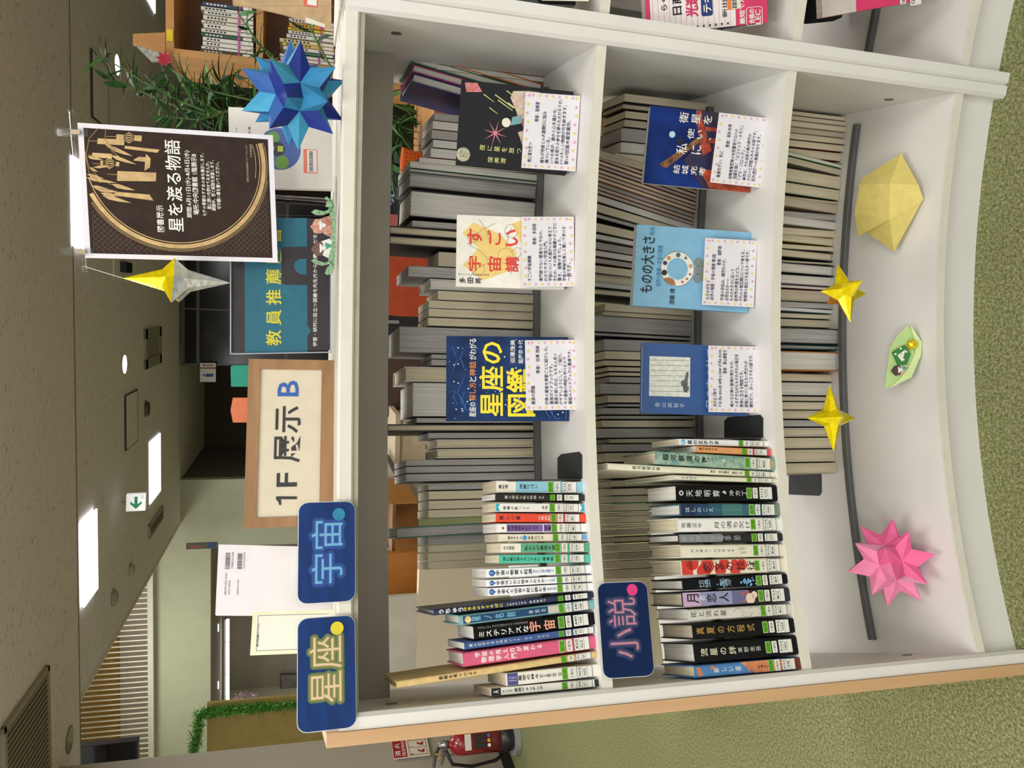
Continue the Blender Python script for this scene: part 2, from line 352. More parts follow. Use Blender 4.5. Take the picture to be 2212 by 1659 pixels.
def vent(label,e0,e1,f0,f1,dz,n,bw,along='f'):
    z=HC+dz; t=thing('ceiling_vent',label,'vent',rm((e0+e1)/2,(f0+f1)/2,z)); M=frame(V((0,0,0)),RE,RF,V((0,0,1)))
    quadbox('backing',e0+bw,e1-bw,f0+bw,f1-bw,z-.006,z-.002,mat('3A362E',.8),t,kind=None)
    mb=MB()
    for a in ((e0,e1,f0,f0+bw),(e0,e1,f1-bw,f1),(e0,e0+bw,f0,f1),(e1-bw,e1,f0,f1)): mb.box((a[0],a[2],z-.02),(a[1],a[3],z),M)
    mb.out('vent_frame',mat('A69E8C',.6),t)
    me=None
    for k in range(n):
        u=(k+.5)/n
        if along=='f': a=(e0+bw+(e1-e0-2*bw)*u,f0+bw); L=f1-f0-2*bw
        else: a=(e0+bw,f0+bw+(f1-f0-2*bw)*u); L=e1-e0-2*bw
        if me is None:
            o=MB().box((-.006,0,0),(.006,L,.012)).out('slat',mat('9D9583',.6),None,local=True); me=o.data; o.parent=t
        else: o=bpy.data.objects.new('slat',me); lnk(o,t)
        o.matrix_local=wm(t).inverted()@(Matrix.Translation(rm(a[0],a[1],z-.018))@Matrix.Rotation(-PSI+(0 if along=='f' else -math.pi/2),4,'Z'))
vent('large slatted air vent in the ceiling at the left corner',-2.80,-2.10,4.0,4.68,-.002,20,.03)
vent('small air vent in the ceiling beside the round downlight',-.68,-.32,7.52,8.3,.012,7,.09,'e')
vent('narrow air vent in the ceiling next to the exit sign',-2.28,-2.15,7.67,8.37,.012,3,.02)
def disc(name,label,cat,px,py,r,z,prof,m,part='body'):
    P=onz(px,py,z); t=thing(name,label,cat,P); MB().lathe(P,[(a*r,-b) for a,b in prof],n=24).out(part,m,t,smooth=False)
    MB().lathe(P,[(r*1.12,-.004),(r*1.12,0)],n=24).out('trim_ring',mat('9A917F',.6),t); return t
YL=mat('FFFBE6',.5,0,0,1,0,3.0)
disc('downlight','lit round downlight among the bamboo leaves','lamp',252,140,.075,HC+.012,[(1,.006),(1,0)],YL,'lens')
disc('downlight','lit round downlight above the wooden sign','lamp',268,787,.075,HC+.012,[(1,.006),(1,0)],YL,'lens')
disc('downlight','unlit round downlight beside the large ceiling vent','lamp',149.5,1598,.075,HC,[(1,.006),(.8,.004),(.75,0)],mat('B9AE8F',.3,.6,.3,40),'lens')
disc('smoke_detector','round smoke detector near the left light panel','detector',243.5,1291,.06,HC+.012,[(1,0),(1,.02),(.6,.035),(.2,.04)],mat('AFA999',.5))
disc('smoke_detector','small round detector between the light panels','detector',281,1230,.05,HC+.012,[(1,0),(.9,.03),(.5,.035)],mat('B5AF9F',.5))
disc('smoke_detector','shaded round detector right by the ceiling hatch','detector',314,883,.07,HC+.012,[(1,0),(.9,.03),(.5,.035)],mat('5E5546',.5))
P=onz(264,580,HC+.012); t=thing('ceiling_sensor','black box sensor on a square ceiling plate beside the hanging foil star','sensor',P); M=frame(P,RE,RF,V((0,0,1)))
MB().box((-.09,-.3,-.006),(.12,.32,0),M).out('plate',CM,t); MB().box((-.03,-.1,-.05),(.05,.12,-.006),M).out('sensor_body',BLK,t)
quadbox('trim_2',-6,5,5.322,5.334,HC-.004,HC+.014,mat('8A8272',.8))
A=atdist(402,1187,9.3);B=atdist(402,1174,9.3);C=atdist(470,1187,9.3);F=Fr(A,B-A,V((0,0,-(C-A).length)))
t=thing('hanging_banner','narrow dark banner with red and blue marks at the wall corner above the white book','banner',A); slab(t,'banner_cloth',mat('5A584C',.7,0,.1,10),F,R4(0,0,1,1),.02); decal(t,F,[R4(.1,.1,.6,.5)],ink('8A4A3C'),'red_mark'); decal(t,F,[R4(.1,.7,.95,.95)],ink('2A4A7A'),'blue_mark')
# exit sign
A=atdist(272,1105,6.4);B=atdist(273,1068,6.4);C=atdist(313,1103,6.4);F=Fr(A,B-A,C-A)
t=thing('exit_sign','lit white exit sign with a green arrow hanging from the ceiling','sign',A)
FACE[t.name]=slab(t,'sign_box',mat('EDEBE8',.5,0,0,1,0,.55),F,R4(0,0,1,1),.04)
G=ink('118A5B',.3)
decal(t,F,[[(.12,.52),(.42,.22),(.42,.22),(.58,.22),(.40,.43),(.85,.43),(.85,.60),(.40,.60),(.58,.82),(.42,.82)]],G,'arrow',.001)
letter(t,F,[('出口',(.72,.75,.95,.93))],G,'lettering',0,.001)
MB().tube([F.p(.5,0,-.02),F.p(.5,-.25,-.02)],.008).out('hanger',FRM,t)
# near wall on the left with its skirting
wd=RF*math.cos(math.radians(13)-PSI)+RE*math.sin(math.radians(13)-PSI); wb=V((-2.35,4.97,0)); wn=V((wd.y,-wd.x,0))
Pe=onpl(780,1590,wb,wn); Pe.z=0
MB().ext([Pe,Pe-wd*3.5,Pe-wd*3.5-wn*.4,Pe-wn*.4],(0,0,HC)).out('wall_left',mat('A79C8B',.8,0,.02,4),None,kind='structure')
MB().ext([Pe+wn*.008+wd*.002,Pe-wd*3.5+wn*.008,Pe-wd*3.5,Pe+wd*.002],(0,0,.07)).out('baseboard_left',mat('1F1C1A',.6),None,kind='structure')
# black monitor high at the wall end
A=onpl(188,1657,Pe+wd*.0+wn*.06,wn); 
A=atdist(191,1656,5.7);B=atdist(188,1611,5.7);C=atdist(298,1648,5.7);F=Fr(A,RE*(B-A).length,V((0,0,-(C-A).length)))
t=thing('wall_monitor','black hanging screen in front of the white fins','monitor',A); slab(t,'casing',mat('0E0E0F',.3),F,rrect(-1.3,-.5,1,1,.05,.03),.06); decal(t,F,[R4(-1.25,-.4,.95,.95)],mat('050506',.12,0,0),'screen',.001)
quadbox('ceiling_bracket',A.dot(RE),A.dot(RE)+.04,5.70,5.74,A.z,HC+.012,BLK,t,kind=None)
# fire extinguisher notice
A=onpl(850.5,1638.7,Pe+wn*.02,wn);B=onpl(843.7,1588.5,Pe+wn*.02,wn);C=onpl(930.5,1636,Pe+wn*.02,wn);F=Fr(A,B-A,V((0,0,-(C-A).length)))
t=thing('extinguisher_notice','red and white fire extinguisher notice on the wall left of the bookcase','sign',A)
FACE[t.name]=slab(t,'plate',mat('DDD3BD',.5),F,R4(0,0,1,1),.008); decal(t,F,[R4(.01,.01,.99,.38)],ink('A3161D'),'red_panel')
letter(t,F,[('消 火 器',(.06,.05,.94,.21)),('FIRE EXTINGUISHER',(.06,.25,.94,.34))],WINK,'lettering',.01,.001)
RI=ink('9C2A24')
decal(t,F,[R4(.05+.31*i,.44,.07+.31*i,.94) for i in range(4)]+[R4(.05,.44,1,.455),R4(.05,.93,1,.945)]+[[(.12+.31*i,.85),(.2+.31*i,.68),(.3+.31*i,.7),(.22+.31*i,.76),(.3+.31*i,.88)] for i in range(3)],RI,'pictograms')
letter(t,F,[('1',(.08,.47,.12,.55)),('2',(.39,.47,.44,.55)),('3',(.70,.47,.75,.55))],RI,'numerals')
# fire extinguisher on its stand
S=onz(1118,1592,0); S.z=0; t=thing('fire_extinguisher','red fire extinguisher with black hose and grey floor stand','extinguisher',S)
RED=mat('8E1B20',.25,0,.03,20,coat=.5)
MB().lathe(S,[(.0,.03),(.068,.03),(.074,.05),(.074,.12)],n=28).out('black_base_band',BLK,t,smooth=True)
MB().lathe(S,[(.0735,.12),(.0735,.36),(.066,.395),(.045,.42),(.022,.43),(.022,.44)],n=28).out('cylinder',RED,t,smooth=True)
MB().lathe(S,[(.024,.44),(.026,.47),(.018,.475),(.018,.50)],n=20).out('valve',mat('9B9A94',.3,.8),t,smooth=True)
MB().tube([S+V((0,0,.49)),S+V((-.04,-.05,.53)),S+V((-.09,-.08,.54))],.010).out('lever',mat('3B3B3B',.4),t)
MB().tube([S+V((0,0,.48)),S+V((-.05,-.04,.475)),S+V((-.09,-.06,.49))],.008).out('carry_handle',mat('55524C',.4),t)
c=S+V((-.045,-.05,.515)); MB().tube([c+V((.018*math.cos(a),0,.018*math.sin(a))) for a in [i*math.pi/6 for i in range(13)]],.004,6,False).out('safety_pin',mat('D0A640',.4),t)
MB().tube([S+V((-.02,-.03,.46)),S+V((-.10,-.05,.42)),S+V((-.125,-.05,.30)),S+V((-.11,-.04,.15)),S+V((-.085,-.03,.10))],.011,10).out('hose',BLK,t,smooth=True)
Fx=(EYE-S); Fx.z=0; Fx.normalize(); tr=V((-Fx.y,Fx.x,0))
FE=Fr(S+Fx*.0755-tr*.045+V((0,0,.35)),tr*.09,V((0,0,-.22)))
decal(t,FE,[R4(.0,.0,1,.18)],mat('D8D5CC',.5,0,0),'label_band'); decal(t,FE,[R4(.06,.26,.34,.6),R4(.37,.26,.64,.6),R4(.67,.26,.95,.6)],ink('2A2422'),'label_pictograms')
decal(t,FE,[circ(FE,.2,.68,.010)],WINK,'label_dot'); decal(t,FE,[circ(FE,.5,.68,.010)],ink('D6B62A'),'label_dot'); decal(t,FE,[circ(FE,.8,.68,.010)],ink('3B6FB0'),'label_dot')
MB().lathe(S,[(.085,0),(.105,.002),(.105,.035),(.085,.037)],n=28).out('stand_ring',mat('A9A9A6',.35,.4),t)
for s in (-1,1): MB().tube([S-Fx*.09+tr*.06*s+V((0,0,.02)),S-Fx*.09+tr*.06*s+V((0,0,.74))],.006).out('stand_post',mat('9A9A98',.35,.7),t)

# garland-framed notice board beyond the wall end
BP=5.9
def fq(px,py,f=BP): return atdist(px,py,f)
A=fq(443,1640);B=fq(437,1535);C=fq(900,1640); 
t=thing('notice_board','ochre notice board edged with green tinsel behind the constellation sign','board',A)
e0=A.dot(RE)-.3; e1=fq(500,1515).dot(RE)
quadbox('board_panel',e0-.3,e1,BP,BP+.03,.3,fq(447,1580).z,mat('A8914F',.8,0,.06,10),t,kind=None)
quadbox('board_leg',e1-.08,e1-.04,BP+.03,BP+.06,0,1.2,mat('8A8A86',.4,.5),t,kind=None)
t=thing('tinsel_garland','glittering green tinsel garland draped along the ochre board','garland',fq(425,1560))
mb=MB(); path=[fq(416,1632,BP-.03),fq(425,1590,BP-.03),fq(430,1545,BP-.03),fq(465,1537,BP-.03),fq(520,1532,BP-.03),fq(570,1528,BP-.03),fq(640,1524,BP-.03),fq(700,1522,BP-.03)]
for i in range(len(path)-1):
    for k in range(480):
        P=path[i].lerp(path[i+1],random.random())+V([random.gauss(0,.016) for _ in range(3)])
        d=V([random.gauss(0,1) for _ in range(3)]).normalized()*random.uniform(.025,.05); s=d.cross(V([random.gauss(0,1) for _ in range(3)])).normalized()*.003
        n=len(mb.v); mb.v+=[P-s,P+s,P+d+s*.3,P+d-s*.3]; mb.f.append((n,n+1,n+2,n+3))
mb.out('tinsel',mat('3E8A2A',.3,.5,.4,300,0,0,None,'7FC25A'),t,kind='stuff')
t=thing('tinsel_wreath','arch of pink and silver tinsel on a pale board in the far hallway','wreath',atdist(540,1520,7.5))
mb=MB()
for k in range(420):
    a=math.pi*random.random(); x=535-38*math.cos(a)+random.gauss(0,2.5); y=1535-34*math.sin(a)+random.gauss(0,2.5)
    P=atdist(x,y,7.5+random.gauss(0,.02)); d=V([random.gauss(0,1) for _ in range(3)]).normalized()*.035; s=d.cross(V([random.gauss(0,1) for _ in range(3)])).normalized()*.003
    n=len(mb.v); mb.v+=[P-s,P+s,P+d+s,P+d-s]; mb.f.append((n,n+1,n+2,n+3))
mb.out('tinsel',mat('C98BB0',.3,.5,.4,200,0,0,None,'E9E2E6'),t,kind='stuff')
Fw=Fr(atdist(500,1560,7.55),RE*.25,V((0,0,-.5))); P=[Fw.uv(535-34*math.cos(a),1536-30*math.sin(a)) for a in [i*math.pi/10 for i in range(11)]]
slab(t,'backing_card',mat('8F9A80',.7),Fw,P,.02); q_=Fw.q(540,1536); MB().box((-.03,.02,-q_.z),(.03,.05,0),frame(q_,RE,RF,V((0,0,1)))).out('stand_post',mat('6E685C',.6),t)

# wooden bookcase in the upper right, and the wooden low bookcase seen through the gap
def wbox(parent,name,x0,y0,x1,y1,f,d,m,th=.02):
    A=atdist(x0,y1,f);B=atdist(x0,y0,f);C=atdist(x1,y1,f)
    e0_,e1_=A.dot(RE),B.dot(RE); return quadbox(name,e0_,e1_,f,f+d,C.z,A.z,m,parent,kind=None)
def smallbook(label,group,x0,y0,x1,y1,f,d,cover,page='E8E2D2',dots=None):
    A=atdist(x0,y1,f);B=atdist(x0,y0,f);C=atdist(x1,y1,f); e0_,e1_=A.dot(RE),B.dot(RE)
    t=thing('paperback_book',label,'book',rm((e0_+e1_)/2,f,C.z),group); M=frame(V((0,0,0)),RE,RF,V((0,0,1)))
    g=.0012; mb=MB(); mb.box((e0_,f,C.z),(e1_,f+.001,A.z),M); mb.box((e0_,f,C.z),(e0_+g,f+d,A.z),M); mb.box((e1_-g,f,C.z),(e1_,f+d,A.z),M); mb.out('cover',mat(cover,.45),t)
    MB().box((e0_+g,f+.001,C.z+.001),(e1_-g,f+d-.002,A.z-.001),M).out('page_block',mat(page,.8),t)
    F=Fr(rm(e0_,f,A.z),RE*(e1_-e0_),V((0,0,C.z-A.z)))
    if dots: decal(t,F,[circ(F,.5,.72,min(.007,(e1_-e0_)*.42),12)],ink(dots),'dot_sticker',.0006)
    decal(t,F,[R4(.1,.80,.9,.97)],mat('EDEAE2',.6,0,0),'call_label',.0004)
    decal(t,F,[R4(.3,.08+.07*i,.7,.12+.07*i) for i in range(random.randint(4,7))],INK if cover[0] in 'DEFC' else WINK,'title_print',.0005)
    return t
OR2='first second third fourth fifth sixth seventh eighth ninth tenth eleventh twelfth thirteenth fourteenth'.split()
wc=thing('wooden_bookcase','light wooden bookcase of paperbacks in the upper right background','bookcase',atdist(720,100,2.7))
fB=2.7
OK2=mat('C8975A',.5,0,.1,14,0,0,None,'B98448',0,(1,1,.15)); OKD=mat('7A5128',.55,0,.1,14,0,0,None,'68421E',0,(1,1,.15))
A=atdist(358,118,fB); wz=A.z; we=A.dot(RE); 
quadbox('side_panel',we,we+.022,fB,fB+.3,0,wz,OK2,wc,kind=None); quadbox('top_panel',we,we+1.2,fB,fB+.3,wz-.024,wz,OK2,wc,kind=None)
zsh=atdist(553,100,fB).z; zsh2=atdist(730,100,fB).z
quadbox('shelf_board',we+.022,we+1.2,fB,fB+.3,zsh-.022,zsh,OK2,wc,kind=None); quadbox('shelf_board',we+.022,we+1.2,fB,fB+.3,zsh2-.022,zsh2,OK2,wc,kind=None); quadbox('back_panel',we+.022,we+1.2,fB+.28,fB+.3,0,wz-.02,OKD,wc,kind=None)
quadbox('shelf_board',we+.022,we+1.2,fB,fB+.3,.3,.322,OK2,wc,kind=None)
F=Fr(rm(we+.002,fB,atdist(358,60,fB).z),RE*.05,V((0,0,-.02))); 
Fy=Fr(atdist(360,88,fB-.002),RE*.035,V((0,0,-.018))); slab(wc,'yellow_label',mat('E8CF2E',.6),Fy,R4(0,0,1,1),.001,.001)
tb=thing('display_box','tilted wooden box with a clear document pocket on the wooden bookcase','box',atdist(330,100,2.62))
Fb=Fr(atdist(290,118,2.60),RE*.30,V((0,0,-.13))); slab(tb,'wood_front',OK2,Fb,[Fb.uv(287,73),Fb.uv(357,70),Fb.uv(357,116),Fb.uv(287,96)],.012)
slab(tb,'document_pocket',mat('B9B5AC',.25,0,.2,60,0,0,None,'7F8580'),Fb,[Fb.uv(292,97),Fb.uv(357,117),Fb.uv(350,132),Fb.uv(328,133)],.01)
bk=[('white','E9E6DE','dark title'),('cream','E2DACB','brown title'),('grey','B9BBC0','navy title')]
ys=[2,12,21,31,42,49,60,69,78,88,98,105,112,123]
cs=['3A4A63','D9D9D6','DEDCD6','E6DFCE','E9E2D4','E5E6DA','E3E0DA','345A45','E9E8E4','EDEBE6','F0EEE8','4A4232','4E463A']
for i in range(len(ys)-1):
    smallbook('%s slim pink-stickered paperback from the left, upper shelf of the wooden bookcase'%OR2[len(ys)-2-i],'upper wooden shelf paperbacks',437+random.randint(-3,4) if i<11 else 432,ys[i]+.6,547,ys[i+1]-.6,fB+.02,.12,cs[i],dots='C94FA5')
ys=[38,47,57,64,72,81,90,98,107,114,122,130,141]; cs=['DAD3CE','E39A35','E7C93B','E4E1D8','E7E6E0','E6D6A6','D7BE62','E6E2DC','3E7A55','E7E4DC','ECEAE6','E0D06A']
for i in range(len(ys)-1):
    smallbook('%s slim book from the left, lower shelf of the wooden bookcase'%OR2[len(ys)-2-i],'lower wooden shelf paperbacks',620+random.randint(-3,6)-(14 if i>4 else 0),ys[i]+.6,722,ys[i+1]-.6,fB+.02,.12,cs[i],dots='B04A9A')

# ------------------------------------------------------------------ bamboo and its leaves
LEAFM=[mat('234A22',.8,0,.25,60),mat('2F6228',.8,0,.25,60),mat('183A1E',.8,0,.2,60),mat('4A7A34',.8,0,.2,60)]
def leafmesh(m,L=.078,W=.0075):
    mb=MB(); n=6
    for i in range(n+1):
        t=i/n; w_=W*math.sin(math.pi*min(1,t*1.02+.02))**.8*(1-.35*t)*1.1; z=-.35*L*t*t
        mb.v+=[V((-w_,L*t,z+.0015)),V((0,L*t,z)),V((w_,L*t,z+.0015))]
    for i in range(n): 
        a=3*i; mb.f+=[(a,a+1,a+4,a+3),(a+1,a+2,a+5,a+4)]
    o=mb.out('leaf',m,None,local=True); me=o.data; bpy.data.objects.remove(o); return me
LM=[leafmesh(m) for m in LEAFM]
def plant(label,branches,n,sc=1,bright=0):
    t=thing('bamboo_spray',label,'plant',branches[0][0])
    for b in branches:
        b=[V(p) for p in b]; MB().tube(b,[.0028]*(len(b)-1)+[.0012],6).out('stem',mat('55703A',.6),t)
        for k in range(n):
            u=random.random()**.8*(len(b)-1); i=min(int(u),len(b)-2); P=b[i].lerp(b[i+1],u-i)
            o=bpy.data.objects.new('leaf',random.choice(LM if not bright else LM[1:])); lnk(o,t)
            d=(b[i+1]-b[i]).normalized(); q=V((random.gauss(0,1),random.gauss(0,.6),random.gauss(-.15,.5)))+d*.8; q.normalize()
            x=q.cross(V((0,0,1))+V([random.gauss(0,.3) for _ in range(3)])).normalized(); z=x.cross(q)
            s=random.uniform(.55,1.15)*sc; o.matrix_local=wm(t).inverted()@(frame(P,x*1,q,z)@Matrix.Scale(s,4))
def bp(*l): return [atdist(x,y,f) for x,y,f in l]
plant('tall green bamboo spray reaching the ceiling right of the poster',[bp((470,250,2.25),(380,215,2.3),(300,170,2.3),(225,125,2.3)),bp((450,250,2.3),(380,230,2.3),(300,195,2.35),(225,165,2.3)),bp((470,240,2.35),(400,200,2.4),(340,190,2.4)),bp((520,230,2.3),(430,260,2.2),(350,250,2.2)),bp((560,220,2.4),(470,200,2.4),(400,170,2.4))],30)
plant('thin green bamboo branch hanging before the wooden bookcase',[bp((605,150,2.3),(560,95,2.25),(515,30,2.2)),bp((590,160,2.3),(590,120,2.25),(545,85,2.2))],12)
plant('short bamboo twig beside the brown envelope',[bp((715,145,2.0),(690,100,2.0),(668,55,1.95))],8)
plant('dense dark bamboo foliage behind the blue paper star',[bp((640,170,2.5),(560,200,2.5),(450,215,2.5)),bp((600,230,2.5),(520,240,2.5),(440,250,2.5)),bp((560,300,2.5),(500,260,2.5),(430,240,2.5)),bp((700,240,2.4),(640,230,2.4),(560,240,2.4)),bp((520,150,2.6),(480,180,2.6),(420,200,2.6))],34,1.1)
plant('bamboo foliage seen under the top panel, behind the far books',[bp((815,225,2.3),(860,270,2.3),(880,330,2.3)),bp((815,260,2.3),(850,300,2.35),(870,360,2.3)),bp((815,300,2.3),(840,350,2.3),(850,400,2.25)),bp((820,210,2.4),(880,240,2.4),(920,290,2.4)),bp((825,340,2.3),(850,370,2.3),(880,395,2.3))],22,1.1)
t=thing('red_flower','small crimson paper flower among the bamboo leaves','flower',atdist(356,128,2.28)); mb=MB(); P=atdist(356,128,2.28)
for k in range(9):
    a=k*2*math.pi/9; d=(RT*math.cos(a)+UP*math.sin(a)); s=(RT*-math.sin(a)+UP*math.cos(a))*.006; n=len(mb.v); mb.v+=[P,P+d*.012+s,P+d*.022-FW*.006,P+d*.012-s]; mb.f.append((n,n+1,n+2,n+3))
mb.out('petals',mat('B0273F',.6),t)

# ------------------------------------------------------------------ furniture far behind, seen through the open back
def chair(px,py,f,s,label,col='A8421E'):
    P=atdist(px,py,f); t=thing('task_chair',label,'chair',V((P.x,P.y,0))); M=frame(V((P.x,P.y,0)),RE,RF,V((0,0,1)))
    pr=rrect(-.22*s,P.z-.16*s,.22*s,P.z+.16*s,.07*s,.07*s); mb=MB(); mb.ext([M@V((a,0,b)) for a,b in pr],RF*.06); mb.out('backrest',mat(col,.85,0,.08,30),t)
    mb=MB(); mb.ext([M@V((a,b,.44)) for a,b in rrect(-.22,-.42,.22,.0,.08,.08)],V((0,0,.07))); mb.out('seat',mat(col,.85,0,.08,30),t)
    MB().tube([M@V((0,.04,P.z)),M@V((0,.06,.5)),M@V((0,-.2,.44))],.018).out('back_bar',BLK,t); MB().tube([M@V((0,-.2,.44)),M@V((0,-.2,.1))],.025).out('column',BLK,t)
    for k in range(5): a=k*2*math.pi/5; MB().tube([M@V((0,-.2,.1)),M@V((.28*math.cos(a),-.2+.28*math.sin(a),.06)),M@V((.28*math.cos(a),-.2+.28*math.sin(a),0))],.016).out('leg',BLK,t)
    return t
chair(888,607,3.0,.62,'orange task chair with rounded back behind the far books')
P=atdist(888,590,2.95); 
t=thing('desk','black desk with thin grey legs behind the bookcase','desk',rm(.3,3.6,0)); quadbox('desk_panel',-.42,.5,3.7,3.74,0,1.12,mat('0E0D0E',.5,0,0),t,kind=None)
for (x0,y0,x1,y1) in ((822,580,846,586),(822,691,862,698)): wbox(t,'grey_bar',x0,y0,x1,y1,3.65,.02,mat('8E8E90',.4,.6))
quadbox('desk_top',atdist(858,520,3.5).dot(RE)-.1,atdist(858,462,3.5).dot(RE)+.3,3.42,3.74,atdist(858,490,3.5).z-.03,atdist(858,490,3.5).z-.002,mat('0E0D0E',.5,0,0),t,kind=None)
quadbox('desk_leg',atdist(858,462,3.5).dot(RE)+.2,atdist(858,462,3.5).dot(RE)+.24,3.5,3.54,0,atdist(858,490,3.5).z-.03,BLK,t,kind=None)
t=thing('orange_basket','orange plastic basket with round holes on a light wooden table','basket',atdist(890,355,2.2))
c=atdist(893,358,2.2); MB().lathe(c+V((0,0,-.03)),[(.034,0),(.046,.06),(.048,.062),(.043,.058),(.031,.004)],n=28).out('basket_wall',mat('DD6A22',.45,0,.03,20),t,smooth=False)
mb=MB()
for i in range(5):
    for k in range(14):
        a=math.pi+ k*math.pi/14*1.1; z=-.02+.011*i; r=.036+.0025*i+.0004+(z+.03)*.06; n_=V((math.cos(a),math.sin(a),0)); s_=V((-math.sin(a),math.cos(a),0))
        P=c+n_*r*1.03+V((0,0,z)); n=len(mb.v); mb.v+=[P-s_*.0022,P+V((0,0,.0022)),P+s_*.0022,P-V((0,0,.0022))]; mb.f.append((n,n+1,n+2,n+3))
mb.out('holes',mat('5A2410',.8,0,0),t)
t=thing('side_table','light wooden table top under the orange basket','table',atdist(905,330,2.2)); zt=(c.z-.03)
quadbox('table_top',c.dot(RE)-.12,c.dot(RE)+.25,2.05,2.45,zt-.03,zt-.001,OK2,t,kind=None)
for a,b in ((-.1,2.08),(.22,2.08),(-.1,2.42),(.22,2.42)): quadbox('leg',c.dot(RE)+a-.015,c.dot(RE)+a+.015,b-.015,b+.015,0,zt-.03,OK2,t,kind=None)
t=thing('storage_box','plain salmon coloured box on the dark desk behind','box',atdist(842,490,3.5)); wbox(t,'box_body',832,462,858,520,3.5,.15,mat('A45850',.6)); wbox(t,'box_lid',829,460,834,522,3.495,.16,mat('9A5048',.6))
t=thing('blue_tinsel','shiny blue and white foil ball under the top panel','ornament',atdist(828,420,2.4)); mb=MB()
for k in range(260):
    P=atdist(830+random.gauss(0,6),422+random.gauss(0,9),2.4); d=V([random.gauss(0,1) for _ in range(3)]).normalized()*.012; s=d.cross(V([random.gauss(0,1) for _ in range(3)])).normalized()*.003; n=len(mb.v); mb.v+=[P-s,P+s,P+d+s,P+d-s]; mb.f.append((n,n+1,n+2,n+3))
mb.out('foil_strips',mat('2E6DC0',.3,.4,.5,300,0,0,None,'C9DDEE'),t,kind='stuff')
# low wooden counter with books + white cabinet in the left gap
t=thing('low_counter','orange-brown wooden low bookcase behind the gap, with magazines','bookcase',atdist(900,1180,2.6))
wbox(t,'front_panel',818,1196,902,1285,2.5,.02,mat('A9671E',.5,0,.1,14,0,0,None,'96590F',0,(1,1,.2)))
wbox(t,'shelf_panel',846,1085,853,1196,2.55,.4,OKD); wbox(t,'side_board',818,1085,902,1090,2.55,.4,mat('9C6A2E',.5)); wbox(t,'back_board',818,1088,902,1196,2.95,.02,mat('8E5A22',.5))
for k in range(10):
    smallbook('%s thin magazine from the right in the low wooden counter behind the gap'%OR2[k],'magazines in the low counter',812,1093+k*10,829+k*1.2,1101+k*10,2.7,.15,['DAD6CC','B9C4A8','D8D2B8','2E6A4A','CFC9C0'][k%5])
t=thing('side_cabinet','white cabinet with a black edge seen through the gap of the bookcase','cabinet',atdist(850,1060,3.0)); wbox(t,'cabinet_body',818,1028,852,1088,2.9,.4,mat('B5AB98',.6)); wbox(t,'black_edge',852,1028,862,1088,2.88,.42,BLK)
quadbox('cabinet_base',atdist(850,1085,2.9).dot(RE),atdist(850,1030,2.9).dot(RE),2.9,3.3,0,atdist(862,1060,2.9).z,mat('B5AB98',.6),t,kind=None)
t=thing('partition_panel','beige partition panel standing behind the left end of the bookcase','panel',atdist(1000,1300,2.35))
quadbox('panel_board',atdist(950,1560,2.35).dot(RE),atdist(950,1205,2.35).dot(RE),2.35,2.39,0,atdist(905,1250,2.35).z,mat('C8BBA2',.7,0,.03,6),t,kind=None)
quadbox('frosted_upper',atdist(950,1560,2.35).dot(RE),atdist(850,1292,2.35).dot(RE),2.36,2.38,atdist(905,1250,2.35).z,atdist(815,1250,2.35).z,mat('B9B3A2',.3,0,.15,5),t,kind=None)
t=thing('side_counter','pale cream counter behind the middle of the far books','counter',atdist(900,950,3.2))
quadbox('counter_body',atdist(900,1020,3.1).dot(RE),atdist(900,905,3.1).dot(RE),3.1,3.6,0,atdist(862,1000,3.1).z,mat('BFB093',.7),t,kind=None)
quadbox('counter_top',atdist(900,1020,3.1).dot(RE)-.005,atdist(900,905,3.1).dot(RE)+.02,3.08,3.62,atdist(862,1000,3.1).z,atdist(862,1000,3.1).z+.02,mat('A79A80',.6),t,kind=None)
t=thing('dark_cabinet','dark brown cabinet behind the grey magazine bundle','cabinet',atdist(850,760,3.3)); wbox(t,'box_body',822,770,1200,900,3.35,.25,mat('3A2618',.6)); quadbox('box_base',atdist(850,900,3.35).dot(RE),atdist(850,770,3.35).dot(RE),3.35,3.6,0,atdist(1190,800,3.35).z,mat('3A2618',.6),t,kind=None)

# ------------------------------------------------------------------ the curved bookcase
DEP=.56; SEG=26
def arcslab(name,a0,a1,r0,r1,z0,z1,m,parent,bev=0):
    mb=MB(); prof=[(r0,z0),(r0,z1),(r1,z1),(r1,z0)] if not bev else [(r0+bev,z0),(r0,z0+bev),(r0,z1-bev),(r0+bev,z1),(r1-bev,z1),(r1,z1-bev),(r1,z0+bev),(r1-bev,z0)]
    k=len(prof)
    for i in range(SEG+1):
        a=a0+(a1-a0)*i/SEG
        for r,z in prof: mb.v.append(cp(a,r,z))
    for i in range(SEG):
        for j in range(k): mb.f.append((i*k+j,i*k+(j+1)%k,(i+1)*k+(j+1)%k,(i+1)*k+j))
    mb.f.append(tuple(range(k))); mb.f.append(tuple(SEG*k+j for j in range(k))[::-1])
    return mb.out(name,m,parent)
def post(parent,a,side,z1=ZT-.004,th=.023,name='side_panel',m=None,front=-.010,z0=0,cham=True):
    # radial board whose face starts at angle a; side=+1 grows to the right
    n=rad(a); t=tan_(a)*side; O=V((CX,CY,z0)); mb=MB(); c=.006
    pr=[(R0+front,0 if not cham else c),(R0+front+c,0),(R0+DEP+.01,0),(R0+DEP+.01,th),(R0+front,th)]
    mb.ext([O+n*r+t*x for r,x in pr],V((0,0,z1-z0))); return mb.out(name,m or WHT,parent)
W_=.0232
def screws(parent,a,side,l):
    n=rad(a); t=tan_(a)*side
    for r,z in l:
        P=V((CX,CY,z))+n*(R0+r); MB().lathe(P-t*.0005,[(.009,0),(.009,.0012),(.004,.0014)],-t,14).out('screw_cap',mat('6B675F',.4,.5),parent)
